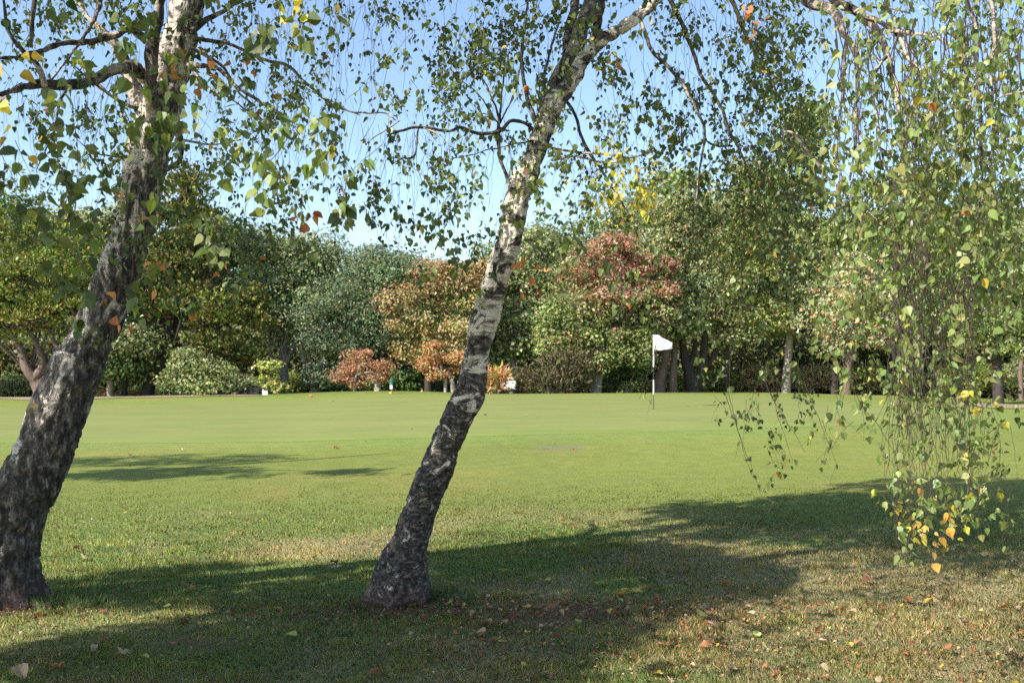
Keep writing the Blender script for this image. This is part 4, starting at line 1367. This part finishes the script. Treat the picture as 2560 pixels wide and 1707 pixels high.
bg_tree("broadleaf_tree", "tree with a straight brownish trunk left of the four black stems", [(1550, 740, 50, 30), (1570, 700, 50, 40)], 46, MIDG, [[(1547, 912, 20), (1547, 860, 18), (1552, 800, 14)]], M_barkbrown, leaf=.17)
bg_tree("shrub", "dark evergreen shrub between the maple trunk and the flagstick", [(1430, 850, 50, 40), (1400, 880, 30, 24), (1465, 840, 40, 36)], 46.5, DARK + [(2, .10, .15, .05)], leaf=.13, clump=.4, cat="shrub")
bg_tree("broadleaf_tree", "tree with a thin black trunk right of the flag", [(1700, 600, 90, 90), (1720, 720, 70, 70), (1690, 500, 60, 90), (1740, 400, 50, 60)], 47.5, OLIVE + [(1, .25, .24, .08)], [[(1667, 912, 9), (1667, 850, 9), (1670, 780, 9), (1690, 700, 7)], [(1690, 850, 5), (1700, 820, 4), (1715, 800, 3)]], M_barkdark, leaf=.13, dens=1.1)
bg_tree("broadleaf_tree", "tall tree on a pale mottled trunk, first of the trunks behind the weeping twigs", [(1830, 470, 90, 110), (1800, 620, 90, 90), (1860, 330, 60, 90), (1790, 740, 80, 50), (1840, 270, 30, 40)], 48, MIDG + YELG[:2],
        [[(1803, 912, 22), (1806, 860, 20), (1808, 800, 18), (1815, 700, 12), (1830, 500, 7)]], M_barkgrey, leaf=.19, dens=1.15)
bg_tree("broadleaf_tree", "tree with a slim black trunk beside a brown one", [(1900, 640, 70, 70), (1920, 540, 60, 80)], 47.5, YELG + MIDG, [[(1916, 912, 16), (1917, 850, 15), (1920, 780, 12), (1920, 700, 7)]], M_barkdark, leaf=.18)
bg_tree("whitebeam_tree", "pale silvery-leaved tree with orange tips on a brown trunk", [(1950, 680, 100, 70), (1900, 740, 70, 50), (2000, 760, 70, 50), (1960, 610, 70, 40), (1940, 790, 60, 26)], 45.5, PALE + [(1, .5, .22, .12)],
        [[(1944, 910, 20), (1945, 860, 18), (1948, 810, 18), (1950, 740, 11)]], M_barkbrown, leaf=.13, clump=.5, dens=1.2)
bg_tree("broadleaf_tree", "tall airy tree behind the weeping twigs with sky showing through", [(2080, 560, 90, 110), (2040, 700, 80, 70), (2130, 720, 90, 80), (2000, 470, 60, 90), (2110, 430, 70, 70)], 49, YELG + MIDG,
        [[(2105, 912, 24), (2106, 850, 20), (2104, 780, 18), (2090, 650, 10)]], M_barkgrey, leaf=.19, dens=.95)
bg_tree("broadleaf_tree", "dark spreading tree shading the grass on the far right", [(2290, 740, 110, 50), (2240, 790, 60, 30), (2350, 760, 90, 60), (2300, 640, 110, 80), (2400, 640, 90, 90), (2260, 540, 90, 90)], 38, MIDG + YELG[:2],
        [[(2294, 930, 26), (2294, 880, 22), (2292, 830, 22), (2292, 780, 18), (2290, 700, 12)], [(2292, 825, 12), (2260, 815, 9), (2230, 800, 6)]], M_barkdark, leaf=.13, clump=.55, dens=1.2)
bg_tree("broadleaf_tree", "slim grey tree at the right edge behind the dark spreading one", [(2420, 800, 60, 40), (2380, 700, 70, 60)], 44, MIDG, [[(2350, 915, 12), (2352, 860, 10), (2360, 800, 8)]], M_barkbrown, leaf=.17)
bg_tree("cypress_tree", "dark conifer outside the left edge of the wood", [(-180, 620, 110, 120), (-150, 750, 140, 90)], 45, OLIVE, [[(-170, 925, 30), (-165, 840, 24), (-170, 700, 14)]], M_barkbrown, leaf=.18, clump=.45, mat=M_needle, spiky=True)
# low shrubs closing the foot of the wood
lows = [(40, 880, 60, 40, MIDG, "green shrub below the curving conifer stems"), (350, 895, 50, 20, DARK, "dark shrub at the foot of the cypress"),
        (690, 875, 60, 34, OLIVE, "olive shrub between two forked trunks"), (780, 890, 60, 18, DARK, "dark shrub under the small red tree"), (1060, 880, 40, 30, DARK, "dark shrub at the foot of the fiery tree"),
        (1200, 890, 40, 16, YELG, "low green shrub below the white board"), (1470, 885, 50, 22, YELG, "yellow-green shrub behind the flagstick"), (1560, 875, 60, 34, YELG, "lit green shrub seen between the black stems"),
        (1640, 870, 60, 36, OLIVE, "olive shrub right of the black stems"), (1740, 870, 60, 36, [(3, .22, .17, .09), (3, .14, .12, .05), (1, .30, .17, .10)], "brownish thicket left of the mottled trunk"),
        (1860, 865, 60, 40, [(3, .26, .19, .12), (2, .16, .14, .06), (1, .2, .22, .06)], "straw-coloured thicket right of the mottled trunk"), (1990, 870, 70, 40, OLIVE, "olive shrub right of the brown trunk"),
        (2110, 880, 70, 30, MIDG, "green shrub behind the weeping twigs"), (2230, 860, 70, 50, OLIVE, "olive shrub left of the dark spreading tree"), (2360, 860, 80, 50, MIDG, "green shrub right of the dark spreading tree")]
for x, y, rx, ry, pal, lab in lows:
    bg_tree("shrub", lab, [(x, y, rx, ry), (x + rx * .6, y + 8, rx * .6, ry * .7), (x - rx * .6, y + 8, rx * .6, ry * .7)], rng.uniform(48.5, 50.5), pal, leaf=.13, clump=.42, dens=1.2, cat="shrub")
# dim undergrowth that closes the wood
mb = MB()
n = 60000
x = rng.uniform(-46, 46, n)
y = rng.uniform(51, 55, n)
h = rng.uniform(0, 1, n) ** .8 * (2.6 + 1.6 * fbm(np.stack([x, y * 0, x * 0], -1), .4, 3))
P = np.stack([x, y, ground_z(x, y) + h], -1)
leaves(mb, P, norm(rng.normal(0, 1, (n, 3))), norm(rng.normal(0, 1, (n, 3))), rng.uniform(.18, .4, n), pick([(4, .07, .09, .03), (3, .12, .14, .05), (1.5, .19, .15, .07), (1.5, .21, .24, .07)], n), CARD_V, CARD_F)
tag(mb.build("undergrowth", M_bgleaf), "dim tangled undergrowth closing the foot of the wood", None, None, 'stuff')

mb = MB()
n = 70000
x = rng.uniform(-62, 62, n)
y = rng.uniform(64, 68, n)
h = rng.uniform(0, 1, n) ** .8 * (6.0 + 4.5 * fbm(np.stack([x, y * 0, x * 0], -1), .25, 3))
P = np.stack([x, y, h], -1)
leaves(mb, P, norm(rng.normal(0, 1, (n, 3))), norm(rng.normal(0, .8, (n, 3)) + np.array([-.3, -.8, .4])), rng.uniform(.3, .6, n), pick([(4, .05, .07, .03), (3, .08, .10, .04), (1, .14, .15, .06)], n), CARD_V, CARD_F)
tag(mb.build("far_wood", M_bgleaf), "distant woodland seen as one mass through the gaps", None, None, 'stuff')

# ------------------------------------------------------------------ things on the course
M_white = plain_mat("white_cloth", (.82, .82, .84), .6, .3, .03, 8)
M_whitep = plain_mat("white_paint", (.80, .80, .78), .4, .5, .06, 30)
M_blackp = plain_mat("black_paint", (.02, .02, .022), .4, .5, .2, 30)
M_teal = plain_mat("teal_plastic", (.045, .20, .17), .35, .5, .15, 12)
M_wood = plain_mat("post_wood", (.26, .13, .07), .75, .3, .3, 30, .3)
M_red = plain_mat("red_plastic", (.62, .10, .10), .4, .5, .1, 20)
M_yel = plain_mat("yellow_plastic", (.70, .52, .06), .4, .5, .1, 20)
M_dkwood = plain_mat("dark_timber", (.025, .020, .022), .8, .3, .4, 8, .4)


def ground_hit(sx, sy, d=None):
    return (sx * .4 - 512) / F * d, d


def box(mb, c, s, bev=.006, mi=0):
    """box with chamfered vertical edges"""
    cx, cy, cz = c
    hx, hy, hz = s[0] / 2, s[1] / 2, s[2] / 2
    b = min(bev, hx * .4, hy * .4)
    ring = [(-hx + b, -hy), (hx - b, -hy), (hx, -hy + b), (hx, hy - b), (hx - b, hy), (-hx + b, hy), (-hx, hy - b), (-hx, -hy + b)]
    v = [(cx + x * k, cy + y * k, cz + z) for z, k in ((-hz, .97), (-hz + b, 1), (hz - b, 1), (hz, .97)) for x, y in ring]
    f4 = [[r * 8 + q, r * 8 + (q + 1) % 8, (r + 1) * 8 + (q + 1) % 8, (r + 1) * 8 + q] for r in range(3) for q in range(8)]
    mb.add(v, f4, mi=mi)
    v = np.array(v)
    mb.add(np.vstack([v[:8], [[cx, cy, cz - hz]]]), [[(q + 1) % 8, q, 8] for q in range(8)], mi=mi)
    mb.add(np.vstack([v[24:], [[cx, cy, cz + hz]]]), [[q, (q + 1) % 8, 8] for q in range(8)], mi=mi)


# flagstick
df = 28.5
fx = (1634 * .4 - 512) / F * df
fz = float(ground_z(fx, df)) + .016
ftop = EYE + (HZ - 836 * .4) / F * df
fl = thing("flagstick", "golf flagstick with a white flag standing in the hole of the green", "flag", (fx, df, fz))
H = ftop - fz
mb = MB()
ys = [1026, 988, 951, 917, 834]
for q, (a, b) in enumerate(zip(ys[:-1], ys[1:])):
    za, zb = fz + H * (1026 - a) / (1026 - 834), fz + H * (1026 - b) / (1026 - 834)
    r = .010 if q % 2 == 0 else .017
    tube(mb, [(fx, df, za), (fx, df, (za + zb) / 2), (fx, df, zb)], r, 10, mi=1 if q % 2 == 0 else 0)
mb.build("pole", [M_whitep, M_blackp], fl, smoothed=True)
mb = MB()
out_pts = []
nu, nv = 26, 16
sc_ = .4 / F * df
V = np.zeros((nv, nu, 3))
for a in range(nv):
    for b in range(nu):
        u, v = b / (nu - 1), a / (nv - 1)
        xx = fx + .012 + u * 46 * sc_ * (1 - .02 * v)
        top = ftop - (0.5 * sc_ + (0 if u < .3 else (u - .3) * 22 * sc_ + 4 * sc_ * min(1, (u - .3) / .08)))
        bot = ftop - 37 * sc_ - 1.5 * sc_ * math.sin(u * 5)
        zz_ = top * (1 - v) + bot * v
        yy = df + .022 * math.sin(u * 6 + v * 1.5) * (.2 + u) + .006 * math.sin(u * 15 + v * 5)
        V[a, b] = (xx, yy, zz_)
i = (np.arange(nv - 1)[:, None] * nu + np.arange(nu - 1)[None]).reshape(-1)
mb.add(V.reshape(-1, 3), np.stack([i, i + 1, i + 1 + nu, i + nu], -1))
o = mb.build("flag", M_white, fl, smoothed=True)
sm = o.modifiers.new("thickness", 'SOLIDIFY')
sm.thickness = .003
mb = MB()
a = np.linspace(0, 2 * math.pi, 24, endpoint=False)
mb.add(np.stack([fx + .054 * np.cos(a), df + .054 * np.sin(a), np.full(24, fz + .004)], -1), [list(range(24))])
mb.build("cup", M_blackp, fl)

# ball washer
dw = 41.0
wx = (979 * .4 - 512) / F * dw
s4 = .4 / F * dw
wz = float(ground_z(wx, dw))
zt = EYE + (HZ - 947 * .4) / F * dw
bw = thing("ball_washer", "green ball washer with a white towel box on a wooden post beyond the green", "ball washer", (wx, dw, wz))
mb = MB()
box(mb, (wx + 1.4 * s4, dw, (wz - .1 + zt - 14 * s4) / 2), (4.0 * s4, 4 * s4, zt - 14 * s4 - wz + .1), .01)
mb.build("post", M_wood, bw)
mb = MB()
hh = zt - 1.5 * s4
prof = [(0, 4.0), (.4, 4.9), (2, 5.2), (2.2, 4.7), (8, 4.7), (12.5, 4.4), (13.5, 3.6), (14, 0.3)]
tube(mb, [(wx, dw - .05, hh - h_ * s4) for h_, _ in prof], [r_ * s4 for _, r_ in prof], 18)
mb.build("washer_body", M_teal, bw, smoothed=True)
mb = MB()
tube(mb, [(wx - .3 * s4, dw - .05, hh + 3.5 * s4), (wx - .3 * s4, dw - .05, hh - 1 * s4)], .02, 8)
tube(mb, [(wx - 2.2 * s4, dw - .05, hh + 3.5 * s4), (wx + 2.2 * s4, dw - .05, hh + 3.5 * s4)], .022, 8)
mb.build("handle", M_teal, bw, smoothed=True)
mb = MB()
box(mb, (wx + .2 * s4, dw - .11, hh - 18 * s4), (7 * s4, 4.5 * s4, 9.5 * s4), .015)
mb.build("towel_box", M_whitep, bw)
mb = MB()
box(mb, (wx - 2.6 * s4, dw + .05, wz + .05), (7 * s4, 3 * s4, .07), .01)
tag(mb.build("tee_marker", M_yel), "low yellow-brown marker at the foot of the ball washer post", "tee marker")


def marker(name, sx, sy, d, w, h, mat, label):
    x = (sx * .4 - 512) / F * d
    z = float(ground_z(x, d))
    mb = MB()
    n = 9
    t = np.linspace(-1, 1, n)
    tube(mb, [(x + q * w / 2, d, z + h * .55) for q in t], [max(.01, h * .62 * (1 - abs(q) ** 3.5) ** .5) for q in t], 12)
    return tag(mb.build(name, mat, smoothed=True), label, "tee marker")


marker("tee_marker", 778, 990, 40.2, .15, .07, M_red, "red oval tee marker lying on the bank beyond the green")
marker("tee_marker", 1055, 974, 42.5, .09, .08, M_yel, "small yellow tee marker between the ball washer and the leaning birch")

# white notice on a stake
dn = 42.5
nx_ = (662.5 * .4 - 512) / F * dn
sn = .4 / F * dn
nz = float(ground_z(nx_, dn))
zt = EYE + (HZ - 976 * .4) / F * dn
nt_ = thing("notice", "small white upright notice at the edge of the wood by dark timber", "sign", (nx_, dn, nz))
mb = MB()
box(mb, (nx_, dn, (zt + nz) / 2 + .01), (13 * sn, .03, zt - nz), .008)
mb.build("board", M_whitep, nt_)
mb = MB()
box(mb, (nx_ - 5 * sn, dn + .05, (zt + 4.5 * sn + nz - .1) / 2), (4 * sn, .05, zt + 4.5 * sn - nz + .1), .008)
mb.build("stake", plain_mat("pale_wood", (.55, .38, .30), .7, .3, .15, 20), nt_)
# low dark timber sleeper wall beside it
tw = thing("timber_edging", "low dark timber sleepers left of the small white notice", "timber edging", ((624 * .4 - 512) / F * 43, 43.0, nz))
for q in range(2):
    mb = MB()
    box(mb, ((624 * .4 - 512) / F * 43 + q * .03, 43 + q * .02, nz + .07 + q * .16), (50 * sn, .16, .15), .015)
    mb.build("sleeper", M_dkwood, tw)
mb = MB()
for q in range(7):
    c_ = np.array([(590 * .4 - 512) / F * 43 + rng.uniform(-.25, .25), 43 + rng.uniform(-.15, .15), nz + rng.uniform(.02, .16)])
    tube(mb, [c_ - [.09, 0, 0], c_, c_ + [.09, 0, 0.01]], [.03, .07, .03], 7, bark=.02, seed=q)
tag(mb.build("rubble", plain_mat("reddish_stone", (.30, .17, .14), .9, .2, .35, 20, .3), smoothed=True), "heap of small reddish stones at the end of the dark timber", "rubble", None, 'stuff')
# white board behind the reeds
db = 45.0
sb = .4 / F * db
wb = thing("white_board", "large white board on two posts half hidden by the russet reeds", "sign", ((1258 * .4 - 512) / F * db, db, .3))
z1, z0 = EYE + (HZ - 941 * .4) / F * db, EYE + (HZ - 972 * .4) / F * db
xb0, xb1 = (1222 * .4 - 512) / F * db, (1291 * .4 - 512) / F * db
mb = MB()
box(mb, ((xb0 + xb1) / 2, db, (z0 + z1) / 2), (xb1 - xb0, .04, z1 - z0), .01)
mb.build("panel", M_whitep, wb)
for xq in (xb0 + .15, xb1 - .15):
    mb = MB()
    box(mb, (xq, db + .06, (z0 + .2) / 2), (.07, .07, z0 + .1), .01)
    mb.build("post", M_dkwood, wb)
